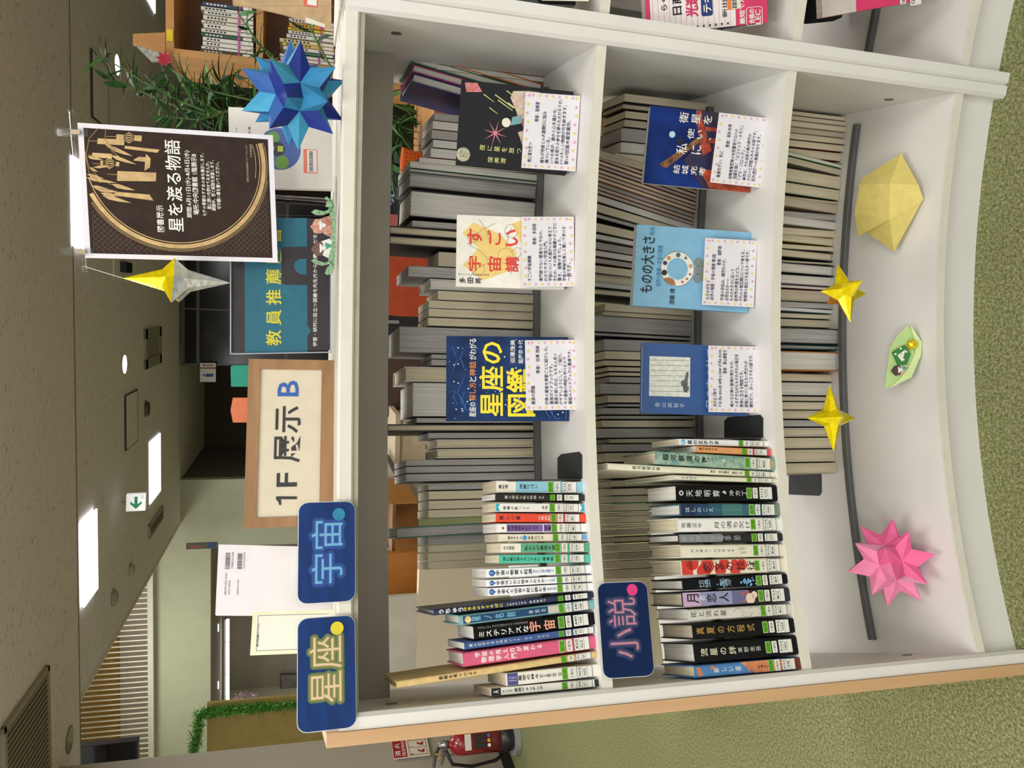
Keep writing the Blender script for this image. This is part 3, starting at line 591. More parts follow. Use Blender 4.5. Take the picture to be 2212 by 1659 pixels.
def bay(label,a0,a1,withleft,rails=True):
    t=thing('bookcase',label,'bookcase',cp((a0+a1)/2,R0,0))
    arcslab('top_board',a0,a1,R0-.004,R0+DEP,ZT-.024,ZT,EDGE,t,.003)
    arcslab('top_trim',a0,a1,R0+.001,R0+.03,ZT-.032,ZT-.024,mat('A9A491',.6),t)
    arcslab('hanging_rail',a0,a1,R0+.262,R0+.282,ZT-.105,ZT-.024,APR,t)
    for z in (Z1,Z2,Z3):
        arcslab('shelf_board',a0,a1,R0+.003,R0+DEP,z-.017,z,WHT,t)
        arcslab('shelf_edge',a0,a1,R0,R0+.0035,z-.0175,z+.0003,EDGE,t)
        arcslab('stop_rail',a0+.012,a1-.012,R0+.262,R0+.279,z+.0001,z+.012,RAIL,t,.002)
    arcslab('plinth',a0,a1,R0+.0176,R0+.036,0.0,Z3-.017,WHT,t)
    arcslab('plinth_back',a0,a1,R0+DEP-.04,R0+DEP-.022,0,Z3-.017,WHT,t)
    return t
bc=bay('white curved double-sided bookcase, the middle bay holding the star book display',AL,AR,True)
post(bc,AR,1); post(bc,AL,-1)
post(bc,AL-.0115,-1,ZT+.014,.019,'end_panel',mat('D2AC82',.5,0,.08,14,0,0,None,'C69C70',0,(1,1,.12)),-.014,0,False)
screws(bc,AR,1,((.10,1.17),(.12,.16))); screws(bc,AL,-1,((.10,1.17),(.12,.16)))
bc2=bay('neighbouring bay of the white curved bookcase at the upper right edge, with pink exam books',AR+.0232,AR+.4,False)
post(bc2,AR+.0118,1)

# ------------------------------------------------------------------ books
def bookgeo(t,w,h,d,hard,cover,page,spine_in_front=True,bow=.0,sp_m=None):
    # local: x across thickness, y inwards, z up. cover + page block
    tk=.0022 if hard else .0005; r=min(.004 if hard else .0015,w*.3)
    inset=.003 if hard else .0003
    outer=[(-w/2,d),(-w/2,r),(-w/2+r*.3,r*.3),(-w/2+r,0),(w/2-r,0),(w/2-r*.3,r*.3),(w/2,r),(w/2,d)]
    inner=[(w/2-tk,d),(w/2-tk,tk+r*.6),(-w/2+tk,tk+r*.6),(-w/2+tk,d)]
    pr=outer+inner
    x=w/2-tk-.0002; y0=tk+r*.6+.0002; y1=d-inset
    if hard: blk=[(-x,y0),(x,y0),(x,y1),(x*.5,y1-.002),(-x*.5,y1-.002),(-x,y1)]
    else: blk=[(-x,y0),(x,y0),(x,y1),(-x,y1)]
    if not spine_in_front: pr=[(a,d-b) for a,b in pr][::-1]; blk=[(a,d-b) for a,b in blk][::-1]
    FACE[t.name]=MB().ext([V((a,b,0)) for a,b in pr],V((0,0,h))).out('cover',cover,t,local=True)
    MB().ext([V((a,b,inset)) for a,b in blk],V((0,0,h-2*inset))).out('page_block',page,t,local=True)
PG=[mat('E2D8BC',.8,0,.12,260,0,0,None,'D0C5A4',0,(1,.02,.02)),mat('E6E3DA',.8,0,.10,260,0,0,None,'D2CEC4',0,(1,.02,.02)),mat('CFC4AC',.8,0,.12,260,0,0,None,'BDB197',0,(1,.02,.02)),mat('BDBAB4',.8,0,.14,320,0,0,None,'A19E99',0,(1,.02,.02))]
TAGW=mat('E4E3DA',.45,0,.02,60); TAGG=mat('5CA01C',.5,0,.06,80); TAGR=mat('1E2448',.5,0,0); TAGB=mat('C9D6B4',.5,0,0)
def spine_tags(t,F,w,h,codes,ring=True,shift=0):
    # three library tags wrapped round the lower spine, as flat stickers
    W=w-.0006; k=min(.5,.5*.019/w) if w>.0195 else .49
    def vz(z): return 1-(z+shift)/h
    for nm,z0,z1,m,tt,ic in (('theme_tag',.0525,.063,TAGG,'七夕','2A5A12'),('display_tag',.0405,.0505,TAGW,'1F 展示B','1B1D24')):
        if w>.012:
            decal(t,F,[rrect(.5-k,vz(z1),.5+k,vz(z0),.06,.004)],mat('DDE6D0',.5,0,0),'tag_border',.0003,False)
        tg=decal(t,F,[R4(.5-k*.93,vz(z1-.0006),.5+k*.93,vz(z0+.0006))],m,nm,.00042,False)
        letter(tg,F,[(tt,(.5-k*.75,vz(z1-.0025),.5+k*.75,vz(z0+.0028)))],ink(ic),'tag_lettering',0,.0006)
    k2=min(.49,.5*.0235/w)
    decal(t,F,[rrect(.5-k2,vz(.0375),.5+k2,vz(.0105),.05,.01)],TAGR,'tag_border',.0003,False)
    tg=decal(t,F,[R4(.5-k2*.9,vz(.0367),.5+k2*.9,vz(.0285)),R4(.5-k2*.9,vz(.028),.5+k2*.9,vz(.020)),R4(.5-k2*.9,vz(.0195),.5+k2*.9,vz(.0113))],TAGW,'call_tag',.00042,False)
    letter(tg,F,[(codes[0],(.5-k2*.72,vz(.0347),.5+k2*.72,vz(.0307))),(codes[1],(.5-k2*.55,vz(.0262),.5+k2*.55,vz(.0222)))],INK,'call_number',.01,.0006)
def spine_book(name,label,top,bot,zs,d,hard,cover,page,titles=(),bands=(),codes=('913.6','Ko12'),r=.012,group=None,extra=None,wob=0):
    xt,ta,tb=top; xb,ba,bb=bot
    B=oncyl(xb,(ba+bb)/2,R0+r)
    # sit on the shelf: slide to shelf height at the same azimuth seen from the photograph
    B=onz(xb,(ba+bb)/2,zs+.0004); rr=math.hypot(B.x-CX,B.y-CY)-R0
    a=ang(B)
    if rr<.004 or rr>.05: 
        a=angat((ba+bb)/2,R0+max(.004,min(.05,rr)),zs); B=cp(a,R0+max(.004,min(.05,rr)),zs+.0004)
    n=rad(a); T=onpl(xt,(ta+tb)/2,B,n); up=(T-B); h=up.length; up.normalize()
    side=tan_(a); x=(side-up*side.dot(up)).normalized(); y=up.cross(x)
    L=onpl(xb,ba,B,n); R=onpl(xb,bb,B,n); w1=abs((R-L).dot(x)); L=onpl(xt,ta,B,n); R=onpl(xt,tb,B,n); w2=abs((R-L).dot(x)); w=(w1+w2)/2-.0006
    t=thing(name,label,'book',frame(B,x,y,up),group)
    bookgeo(t,w,h,d,hard,cover,PG[page])
    F=Fr(B+up*h-x*w/2,x*w,-up*h); F.spine=True
    def vx(px): return (px-xt)/(xb-xt)
    for b in bands:
        x0,x1,c=b[:3]; u0,u1=(b[3],b[4]) if len(b)>3 else (.03,.97)
        decal(t,F,[R4(u0,vx(x0),u1,vx(x1))],c if not isinstance(c,str) else mat(c,.45,0,.03,30),'printed_band',.0002)
    if extra: extra(t,F,vx,w,h)
    for q in titles:
        s,x0,x1,u0,u1,c=q[:6]; o=q[6] if len(q)>6 else {}
        letter(t,F,[(s,(u0,vx(x0),u1,vx(x1)),not o.get('rot'),bool(o.get('rot')))],ink(c),'title_lettering',o.get('b',.012))
    if codes: spine_tags(t,F,w,h,codes)
    return t
K='1B1D24';Wt='F1EFE8'
B_=mat
def ex_dot(px,c,u=.5,r=.004):
    def f(t,F,vx,w,h): decal(t,F,[circ(F,u,vx(px),r)],ink(c),'printed_dot',.0004)
    return f
def ex_drop(t,F,vx,w,h):
    c=circ(F,.5,vx(1062),min(w*.36,.0062)); decal(t,F,[c],ink('2A62AE'),'emblem',.0004); decal(t,F,[[(.36,vx(1066)),(.64,vx(1066)),(.5,vx(1072))]],ink('2A62AE'),'emblem_tip',.0004)
    letter(t,F,[('Y',(.38,vx(1058),.62,vx(1066)))],WINK,'emblem_mark',0,.0007)
def ex_hex(t,F,vx,w,h): decal(t,F,[[(.08,vx(1071)),(.92,vx(1071)),(.92,vx(1080)),(.5,vx(1076)),(.08,vx(1080))],[(.08,vx(1262)),(.92,vx(1262)),(.92,vx(1252)),(.5,vx(1257)),(.08,vx(1252))]],mat('2BA6C0',.5),'printed_chevrons',.0002)
def ex_moon(t,F,vx,w,h): decal(t,F,[circ(F,.5,vx(1010),.0052)],mat('E2C78A',.6,0,.2,200),'printed_moon',.0005)
G1='paperbacks standing on the top shelf'
S=spine_book
S('paperback_book','sky-blue and cream paperback, rightmost beside the black bookend',(1072,1038,1064.5),(1258,1039.5,1066.5),Z1,.105,0,B_('E9E4D6'),2,[('重松清',1077,1096,.32,.68,K),('流星ワゴン',1121,1159,.3,.75,K)],[(1113,1259,'8CC4D6')],('913.6','Sh28'))
S('paperback_book','narrow black paperback with silver title, second from the bookend',(1070,1066,1081),(1263,1068,1082.7),Z1,.105,0,B_('1E1D1B',.35),1,[('夏と花火と私の死体',1090,1157,.2,.8,'C9C7BE'),('乙',1163,1173,.3,.7,'C9C7BE')],(),('913.6','O87'))
S('paperback_book','white paperback with turquoise chevrons at both spine ends',(1071,1086,1106),(1262,1087.5,1107),Z1,.105,0,B_('ECEAE2'),0,[('神様の願いごと',1086,1141,.25,.75,K),('沖田',1169,1181,.3,.7,K)],(),('913.6','O52'),extra=ex_hex)
S('paperback_book','bright red paperback on the top shelf',(1071,1109,1128),(1265,1109.5,1129),Z1,.105,0,B_('E5472C'),0,[('美しい星',1078,1122,.25,.75,K),('三島由紀',1162,1186,.2,.8,'F4D6CF')],(),('913.6','Mi53'))
S('paperback_book','white paperback with a purple title panel',(1073,1131,1151),(1267,1130,1150),Z1,.105,0,B_('EFEDEA'),1,[('恋は夜空をわたって',1096,1160,.22,.78,K,{'b':.025}),('岬鷺',1175,1188,.25,.75,K)],[(1094,1171,'7C5A9A',.1,.9),(1173,1190,'7C5A9A',.1,.9)],('913.6','Mi51'),extra=ex_dot(1086,'B23A5A',.5,.002))
S('paperback_book','cream paperback with a small blue dot on its spine',(1077,1153,1171),(1270,1152.5,1169),Z1,.105,0,B_('E6DDC8'),2,[('越谷オサム',1096,1125,.3,.7,K),('金曜のバカ',1139,1172,.25,.75,K)],[(1256,1268,'6BA7DC',.2,.9)],('913.6','Ko85'),extra=ex_dot(1132,'4E9AD0'))
S('paperback_book','half cream, half sea-green paperback',(1082,1173.6,1194),(1275,1171.5,1193),Z1,.105,0,B_('EBE5D6'),0,[('北山猛邦',1087,1110,.3,.7,K),('私たちが星座を盗',1132,1197,.2,.8,'15281E')],[(1124,1274,'5BA982')],('913.6','Ki74'))
S('paperback_book','turquoise green paperback left of the half-green one',(1078,1199,1217),(1275,1196,1216),Z1,.105,0,B_('4DBFA2'),0,[('流れ星が消えないうちに',1086,1164,.25,.75,'15281E'),('橋本紡',1170,1194,.25,.75,'15281E')],(),('913.6','H38'))
S('pocket_book','white pocket book with blue drop emblem, rightmost of the three alike',(1050,1228,1249),(1277,1220,1238.5),Z1,.112,0,B_('EFF0F2'),1,[('宇宙と物質の起源',1071,1147,.2,.8,K,{'b':.02}),('見えない世界を理解する',1150,1194,.3,.7,'4A70B0')],(),('U443.9','Ko22'),extra=ex_drop)
S('pocket_book','white pocket book with blue drop emblem, middle of the three alike',(1050,1252.5,1268),(1280,1241,1257),Z1,.112,0,B_('EFF0F2'),1,[('宇宙はいかに始まったのか',1072,1173,.2,.8,K,{'b':.02}),('ナノヘルツ重力波',1175,1197,.3,.7,'4A70B0')],(),('U443.9','A81'),extra=ex_drop)
S('pocket_book','white pocket book with blue drop emblem, leftmost of the three alike',(1054,1270,1288.5),(1283,1258,1276),Z1,.112,0,B_('EFF0F2'),1,[('宇宙人と出会う前に読む本',1074,1178,.2,.8,K,{'b':.02}),('全宇宙で共通の',1180,1202,.3,.7,'4A70B0')],(),('U440','Ta43'),extra=ex_drop)
S('picture_book','navy picture book with white and yellow title, tall and thin',(937,1316,1330.7),(1288,1278.5,1291),Z1,.20,1,B_('232B4E',.35),3,[('うちゅう',948,998,.1,.9,Wt,{'b':.03}),('はきみのすぐそばに',999,1083,.2,.85,'E5D840',{'b':.03}),('いわやけいすけ',1092,1135,.25,.75,Wt),('みねおみつ',1142,1178,.25,.75,Wt)],(),('J440','I97'))
S('hardcover_book','pale teal book with a dark moon panel on its spine',(992,1328,1353),(1284,1295,1315.5),Z1,.15,1,B_('7DB0B4'),1,[('星ノ名前',1018,1110,.25,.75,'7CC0D8',{'b':.01}),('林完次',1138,1176,.35,.65,'BFD0D8')],[(1000,1180,'16406A',.14,.86),(1181,1205,'C9C2B0',.14,.86)],('440','H48'),extra=ex_moon)
S('hardcover_book','black book with a big white and salmon title',(1023,1353.5,1381),(1284,1321,1350.6),Z1,.135,0,B_('151515',.35,0,.06,30,0,0,'matte'),1,[('ミステリアスな',1034,1138,.08,.58,Wt,{'b':.02}),('宇宙',1140,1196,.08,.8,'E8A184',{'b':.02}),('What the MYSTERIOUS UNIVERSE',1032,1138,.75,.92,'8E8E90',{'rot':1,'b':0})],(),('440','Y09'))
S('hardcover_book','slate blue book between the black and the pink one',(1003,1388,1404),(1284,1352,1367.7),Z1,.15,0,B_('3A5790'),1,[('星の王子さまの天文ノート',1013,1120,.25,.75,'D8DEE8'),('監修 縣秀彦',1130,1183,.35,.65,'A9B6CC')],[(1252,1282,'DAD8D2')],('440','A19'))
S('hardcover_book','thick pink physics book with white title',(1001,1408.5,1442.5),(1286,1371,1401.5),Z1,.15,1,B_('D65B7E'),1,[('宇宙の見え方が変わる',1025,1168,.55,.9,'F7E4E4',{'b':.03}),('物理学入門',1037,1112,.14,.5,'F7E4E4',{'b':.03})],(),('420','Ka12'))
S('picture_book','very tall thin tan picture book leaning to the left',(857,1470.5,1488),(1290,1405.5,1420.7),Z1,.20,1,B_('D9BB7E',.6,0,.12,60),0,[('星座を見つけよう',943,1022,.25,.75,'2A2A22',{'b':.02})],(),('J443.8','R29'))
S('paperback_book','white book with a violet-blue block at the top of its spine',(1093,1455,1482),(1293,1433,1462),Z1,.13,0,B_('E6E3D8'),2,[('星空の神々',1119,1161,.3,.75,K,{'b':.02}),('全天88星座の神話・伝承',1164,1211,.35,.65,K),('Truth In',1099,1115,.53,.72,'D8D6E8',{'b':0,'rot':1}),('Fantasy',1099,1115,.28,.47,'D8D6E8',{'b':0,'rot':1})],[(1096,1118,'4A4888')],('443.8','N22'))
S('paperback_book','white stargazing guide with black top, leftmost on the top shelf',(1060,1486.4,1504.5),(1293,1466,1483.5),Z1,.13,0,B_('E8E6DF'),2,[('はじめる',1084,1105,.35,.65,K),('星座ウォッチング',1110,1170,.25,.8,K,{'b':.02}),('A',1065,1077,.3,.7,Wt)],[(1061,1081,'1A1C22'),(1284,1293,'1A1C22')],('408','Sa17'))
# lower display row
def ex_globe(t,F,vx,w,h): decal(t,F,[circ(F,.5,vx(1475),min(w*.44,.006))],mat('3D9AD4',.5,0,.5,200,0,0,None,'DDEEF6'),'printed_globe',.0004)
def ex_waves(t,F,vx,w,h):
    P=[]; random.seed(3)
    for i in range(60):
        u=random.uniform(.04,.8); v=random.uniform(.02,.97); l=random.uniform(.06,.3); P.append([(u,v),(min(.96,u+l),v+.002),(min(.96,u+l),v+.006),(u,v+.004)])
    decal(t,F,P[:30],mat('C9CFA8',.6),'printed_waves',.0002); decal(t,F,P[30:],mat('46766F',.6),'printed_ripples',.00022)
    decal(t,F,[star(F,.55,vx(1560),.005,4,.35,.5)],mat('E3E0B0',.6),'printed_star',.0004)
def ex_ring(t,F,vx,w,h):
    a=circ(F,.5,vx(1471),.0045); decal(t,F,[a],ink('C8CACC'),'printed_ring',.0004); decal(t,F,[circ(F,.5,vx(1471),.0022)],ink('151515'),'printed_ring_core',.0006)
    decal(t,F,[circ(F,.5,vx(1562),.004,16,-1.2,2.2)],ink('C8CACC'),'printed_crescent',.0004)
def ex_grey(t,F,vx,w,h): decal(t,F,[[(.03,0),(.97,0),(.97,.40),(.6,.43),(.03,.40)]],mat('7E8285',.5),'printed_band',.0002)
def ex_red(t,F,vx,w,h):
    random.seed(5)
    decal(t,F,[R4(.03,0,.97,.10),circ(F,.8,.10,.012),circ(F,.2,.2,.013),circ(F,.62,.24,.013),circ(F,.3,.36,.011),circ(F,.7,.40,.010),circ(F,.25,.50,.010),circ(F,.6,.57,.010),circ(F,.8,.5,.006)],mat('CE3B34',.5),'printed_blots',.0002)
def ex_blue(t,F,vx,w,h):
    random.seed(9); P=[]
    for (u,v,s,n) in ((.7,.22,.05,10),(.5,.38,.12,18),(.5,.62,.2,34)):
        for _ in range(n): P.append(circ(F,min(.9,max(.1,random.gauss(u,.2))),random.gauss(v,s*.22),random.uniform(.0008,.0024),8))
    decal(t,F,P,mat('3E8FD0',.5,0,.4,300,0,0,None,'9CD0EE'),'printed_lights',.0002)
def ex_lilac(t,F,vx,w,h):
    decal(t,F,[R4(.03,0,.97,.16)],mat('C3A3C4',.5),'printed_sky',.0002); decal(t,F,[R4(.03,.16,.97,.45)],mat('8F90B4',.5),'printed_sky',.0002); decal(t,F,[R4(.03,.45,.97,.60)],mat('66688E',.5),'printed_sky',.0002)
    decal(t,F,[circ(F,.35,.62,.009),circ(F,.6,.66,.006)],mat('E3CDB8',.5),'printed_glow',.0004); decal(t,F,[circ(F,.7,.55,.003),circ(F,.8,.6,.003),circ(F,.2,.56,.002)],ink('D0584A'),'printed_glow',.0004)
def ex_sky(t,F,vx,w,h):
    decal(t,F,[[(.03,.55),(.97,.42),(.97,.9),(.03,.9)]],mat('D9925E',.5,0,.3,60,0,0,None,'B8684A'),'printed_cloud',.0002); decal(t,F,[R4(.03,.9,.97,1)],mat('6A2A20',.5),'printed_base',.0002)
    decal(t,F,[[(.1,.02),(.9,.01),(.8,.05),(.2,.07)],[(.5,.14),(.95,.15),(.7,.2)],[(.03,.5),(.6,.47),(.97,.5),(.5,.52)]],mat('C07A5A',.5),'printed_cloud',.0003)
def ex_lines(t,F,vx,w,h):
    mb=MB()
    for (u,v,a) in ((.5,.42,1),(.3,.5,-1),(.7,.58,1),(.4,.66,-1)):
        pts=[F.p(min(.96,max(.04,u+a*.35*math.sin(i*.5))),v+.016*i,.0004) for i in range(8)]; mb.tube(pts,.00025,4)
    mb.out('printed_vines',ink('8A887E'),t)
S('paperback_book','white book with a blue globe at the top, beside the middle-shelf bookend',(1467,948,961),(1660,951.5,966.5),Z2,.115,0,B_('EAEBEA'),0,[('星の王子さま',1485,1550,.15,.85,K,{'b':.02})],[(1644,1650,'E0A030',.1,.9)],('J953','Sa22'),extra=ex_globe)
S('paperback_book','short orange paperback, second from the right on the middle shelf',(1503,963.5,977),(1668,970,986),Z2,.105,0,B_('DE9A62'),1,[('星の王子さま',1510,1548,.4,.8,K)],[(1622,1629,'D84868',.05,.95),(1656,1664,'D84868',.05,.95)],('953','Sa22'))
S('hardcover_book','green and blue water-patterned hardcover',(1417,973,1003),(1675,989.7,1017),Z2,.155,1,B_('6C9890',.6,0,.3,60,0,0,None,'A8BDA4'),2,[('銀河鉄道の夜',1430,1526,.3,.8,'1E2426',{'b':.015})],[(1660,1668,'E0A030',.2,.8)],('J913.6','Mi89'),extra=ex_waves)
S('picture_book','tall cream picture book with a light green title',(1313,999,1015.5),(1674,1019,1032.5),Z2,.22,1,B_('E5E0C8'),1,[('銀河鉄道の夜',1363,1421,.25,.75,'4A6A62'),('原作・宮沢賢治 影絵と文・',1530,1604,.3,.7,K)],(),('J913.6','Mi89'))
S('picture_book','thin cream picture book with a blue title right of the thick black book',(1457,1025,1037),(1680,1033.7,1043),Z2,.22,1,B_('DEDCC2'),1,[('たなばた',1471,1503,.2,.8,'3A7A9A')],(),('J913.6','Ki12'))
S('hardcover_book','thick black hardcover with silver title and ring',(1462,1046.5,1083.5),(1679,1047,1083.5),Z2,.13,1,B_('161616',.35,0,.06,30,0,0,'matte'),1,[('天地明察',1482,1552,.28,.68,'C4C6C8'),('冲方丁',1573,1610,.32,.66,'C4C6C8')],(),('913.6','U12'),extra=ex_ring)
S('hardcover_book','hardcover fading from dark blue to teal',(1470,1088,1114.5),(1689,1087.5,1114.5),Z2,.13,1,B_('35606E'),1,[('ほしのこえ',1480,1540,.3,.7,'B8C8D4'),('あいのことば/ほしをこえる',1544,1600,.4,.62,'6F98A8')],[(1471,1500,'1B2A4C'),(1500,1530,'1E3E62'),(1530,1560,'275468'),(1560,1605,'3F7672'),(1676,1689,'74897A')],('913.6','Sh64'))
S('hardcover_book','white hardcover with a large grey title, beside the blue-to-teal one',(1466,1119,1150),(1689,1116.5,1147.5),Z2,.13,1,B_('E8E8E2'),0,[('佐藤正午',1471,1515,.3,.68,K,{'b':.0}),('月の満ち欠け',1542,1618,.2,.75,'3A3C40',{'b':0})],(),('913.6','Sa85'))
S('hardcover_book','half grey, half black hardcover with faint title',(1467,1154.5,1172),(1692,1150,1170.5),Z2,.13,1,B_('202326',.4),1,[('星か獣になる',1472,1558,.15,.85,'A6AAAC',{'b':0}),('季節',1564,1598,.2,.8,'A0A4A8',{'b':0})],(),('913.6','Sa18'),extra=ex_grey)
S('hardcover_book','cream hardcover with a handwritten style title',(1472,1176.5,1206),(1696,1174,1202.5),Z2,.13,1,B_('E2DDC8'),2,[('ペンギン・ハイウェイ',1492,1585,.4,.65,K,{'b':.01}),('Penguin',1594,1611,.55,.8,K,{'b':0}),('Highway',1598,1611,.2,.5,K,{'b':0})],(),('913.6','Mo54'))
S('hardcover_book','cream hardcover with large red blots and a black title',(1473,1210,1244),(1697,1204,1235.5),Z2,.13,1,B_('E4DCC2'),2,[('恋文の技術',1517,1629,.2,.85,'221A18',{'b':.005})],(),('913.6','Mo54'),extra=ex_red)
S('hardcover_book','black hardcover sprinkled with blue lights',(1476,1252,1276),(1701,1238,1262),Z2,.13,1,B_('15171C',.35,0,.06,30,0,0,'matte'),1,[('望',1508,1532,.15,.85,'8C98A4',{'b':0}),('郷',1552,1578,.15,.85,'8C98A4',{'b':0})],(),('913.6','Mi39'),extra=ex_blue)
S('hardcover_book','lilac hardcover fading to dark, with a bold black title',(1475,1279,1312),(1706,1268.5,1299),Z2,.13,1,B_('23242C'),2,[('月',1484,1509,.2,.85,K),('の',1511,1522,.4,.7,Wt),('恋人',1524,1572,.2,.85,K)],(),('913.6','Mi12'),extra=ex_lilac)
S('hardcover_book','pale grey hardcover with fine vine drawings',(1487,1316,1342),(1714,1303,1328),Z2,.13,1,B_('CFCDC2'),1,[('花と流れ星',1492,1567,.25,.8,'3A3A36',{'b':0})],(),('913.6','Mi13'),extra=ex_lines)
S('hardcover_book','thick black hardcover with a worn gold title',(1498,1348.5,1382),(1723,1333,1368),Z2,.13,1,B_('1A1A1C',.3,0,.06,30,0,0,'matte'),2,[('真夏の方程式',1504,1632,.3,.78,'B3924A',{'b':.005})],(),('913.6','H55'))
S('hardcover_book','thickest black hardcover with a pale title',(1501,1389,1433),(1731,1371,1415),Z2,.13,1,B_('18191B',.3,0,.06,30,0,0,'matte'),1,[('流星の絆',1513,1591,.3,.7,'D8D2B8',{'b':.01}),('東野圭吾',1595,1646,.35,.62,'C9C9C4',{'b':0})],(),('913.6','H55'))
S('hardcover_book','sky-blue and orange sunset hardcover, leftmost on the middle shelf',(1502,1437.5,1465),(1735,1418.5,1446),Z2,.13,1,B_('4A7FB4',.5,0,.15,30),0,[('新しい星',1541,1600,.3,.7,Wt,{'b':0}),('彩瀬まる',1637,1664,.35,.6,'3A2A24',{'b':0})],(),('913.6','A98'),extra=ex_sky)

# bookends
def bookend(label,py0,py1,px0,px1,zs,up_h,r_out,side_at_low=True):
    A=onz(px1,py1,zs); rr=math.hypot(A.x-CX,A.y-CY)-R0; a=ang(A); n=rad(a)
    P=[onz(x,y,zs+.0003) for x,y in ((px1,py1-1),(px1,py0+8),(px1-6,py0+1),(px0+8,py0+6),(px0,py0+14),(px0,py1-1))]
    t=thing('bookend',label,'bookend',A); MB().ext(P,V((0,0,.0018))).out('base_plate',FOAM,t)
    q0=onz(px1,py1,zs+.0003); q1=onz(px0,py1,zs+.0003); d=(q1-q0); d=d.normalized(); s=V((0,0,1)).cross(d).normalized()*.0016
    pr=rrect(0,0,.11,up_h,.012,.012); MB().ext([q0+d*a_+V((0,0,b_)) for a_,b_ in pr],s).out('upright_plate',FOAM,t); return t
bookend('black metal bookend beside the sky-blue paperback on the top shelf',975,1035,1206,1258,Z1,.14,0)
bookend('black metal bookend at the right end of the middle shelf row',895,946,1566,1649,Z2,.14,0)
t=thing('bookend','black bookend plate beside the last far book on the bottom shelf','bookend',onz(1776,1046,Z3))
P=[onz(x,y,Z3+.0004) for x,y in ((1774,1023),(1775,1064),(1770,1071),(1705,1068),(1705,1023))]; MB().ext(P,V((0,0,.0018))).out('base_plate',FOAM,t)
n=rad(ang(P[0])); q=onz(1774,1023,Z3); MB().ext([q+n*a_+V((0,0,b_)) for a_,b_ in rrect(0,0,.12,.15,.012,.012)],tan_(ang(q))*.0016).out('upright_plate',FOAM,t)

# ------------------------------------------------------------------ far-side books, fore-edges towards the viewer
def far_book(zs,y0,y1,h=None,xt=None,cover='8A8578',page=0,hard=0,r=.305,lean=0,d=.14,label=None,group=None,name='far_book'):
    a0=angat(y1,R0+r,zs); a1=angat(y0,R0+r,zs); am=(a0+a1)/2; B=cp(am,R0+r,zs+.0006); n=rad(am); side=tan_(am)
    w=(a1-a0)*(R0+r)-.0006
    if xt is not None:
        h=onpl(xt,(y0+y1)/2,B,n).z-zs-.0006
    up=(V((0,0,1))+side*lean).normalized(); x=(side-up*side.dot(up)).normalized(); y=up.cross(x)
    w*=math.cos(math.atan(lean)) 
    t=thing(name,label,'book',frame(B+up*(abs(lean)*w*.5),x,y,up),group)
    bookgeo(t,w,h,d,hard,mat(cover,.5,0,.04,30),PG[page],False); return t
ORD='first second third fourth fifth sixth seventh eighth ninth tenth eleventh twelfth thirteenth fourteenth fifteenth sixteenth'.split()
ZN={Z1:[(160,'by the right post'),(376,'behind the black star book'),(468,'between the black star and yellow books'),(640,'behind the yellow book'),(722,'between the yellow and navy books'),(915,'behind the navy constellation book'),(1040,'above the top shelf bookend'),(1400,'behind the small coloured paperbacks')],
Z2:[(225,'by the right post'),(415,'behind the bridge book'),(492,'left of the bridge book'),(675,'behind the light blue book'),(742,'left of the light blue book'),(900,'behind the blue cat book'),(945,'above the middle bookend'),(1090,'behind the picture books'),(1172,'behind the thick black hardcover'),(1400,'nearest the pink-lettered sign')],
Z3:[(330,'by the right post'),(470,'above the big yellow paper star'),(580,'left of the big yellow star'),(690,'behind the orange foil star'),(830,'above the green paper boat'),(960,'behind the gold foil star'),(1400,'beside the flat black bookend')]}
ZC_={}
def auto(zs,y,pg,c):
    z=[n for lim,n in ZN[zs] if y<lim][0]; k=(zs,z); ZC_[k]=ZC_.get(k,0)+1
    return '%s far book from the right %s, %s shelf, %s pages'%(ORD[ZC_[k]-1],z,{Z1:'top',Z2:'middle',Z3:'bottom'}[zs],('cream','white','tan','grey')[pg])
def pick(*a): return random.choice(a)
GA='cream-edged books on the far side of the top shelf'; LA='upright book seen from its page edges, far side of the top shelf, between the cover displays'
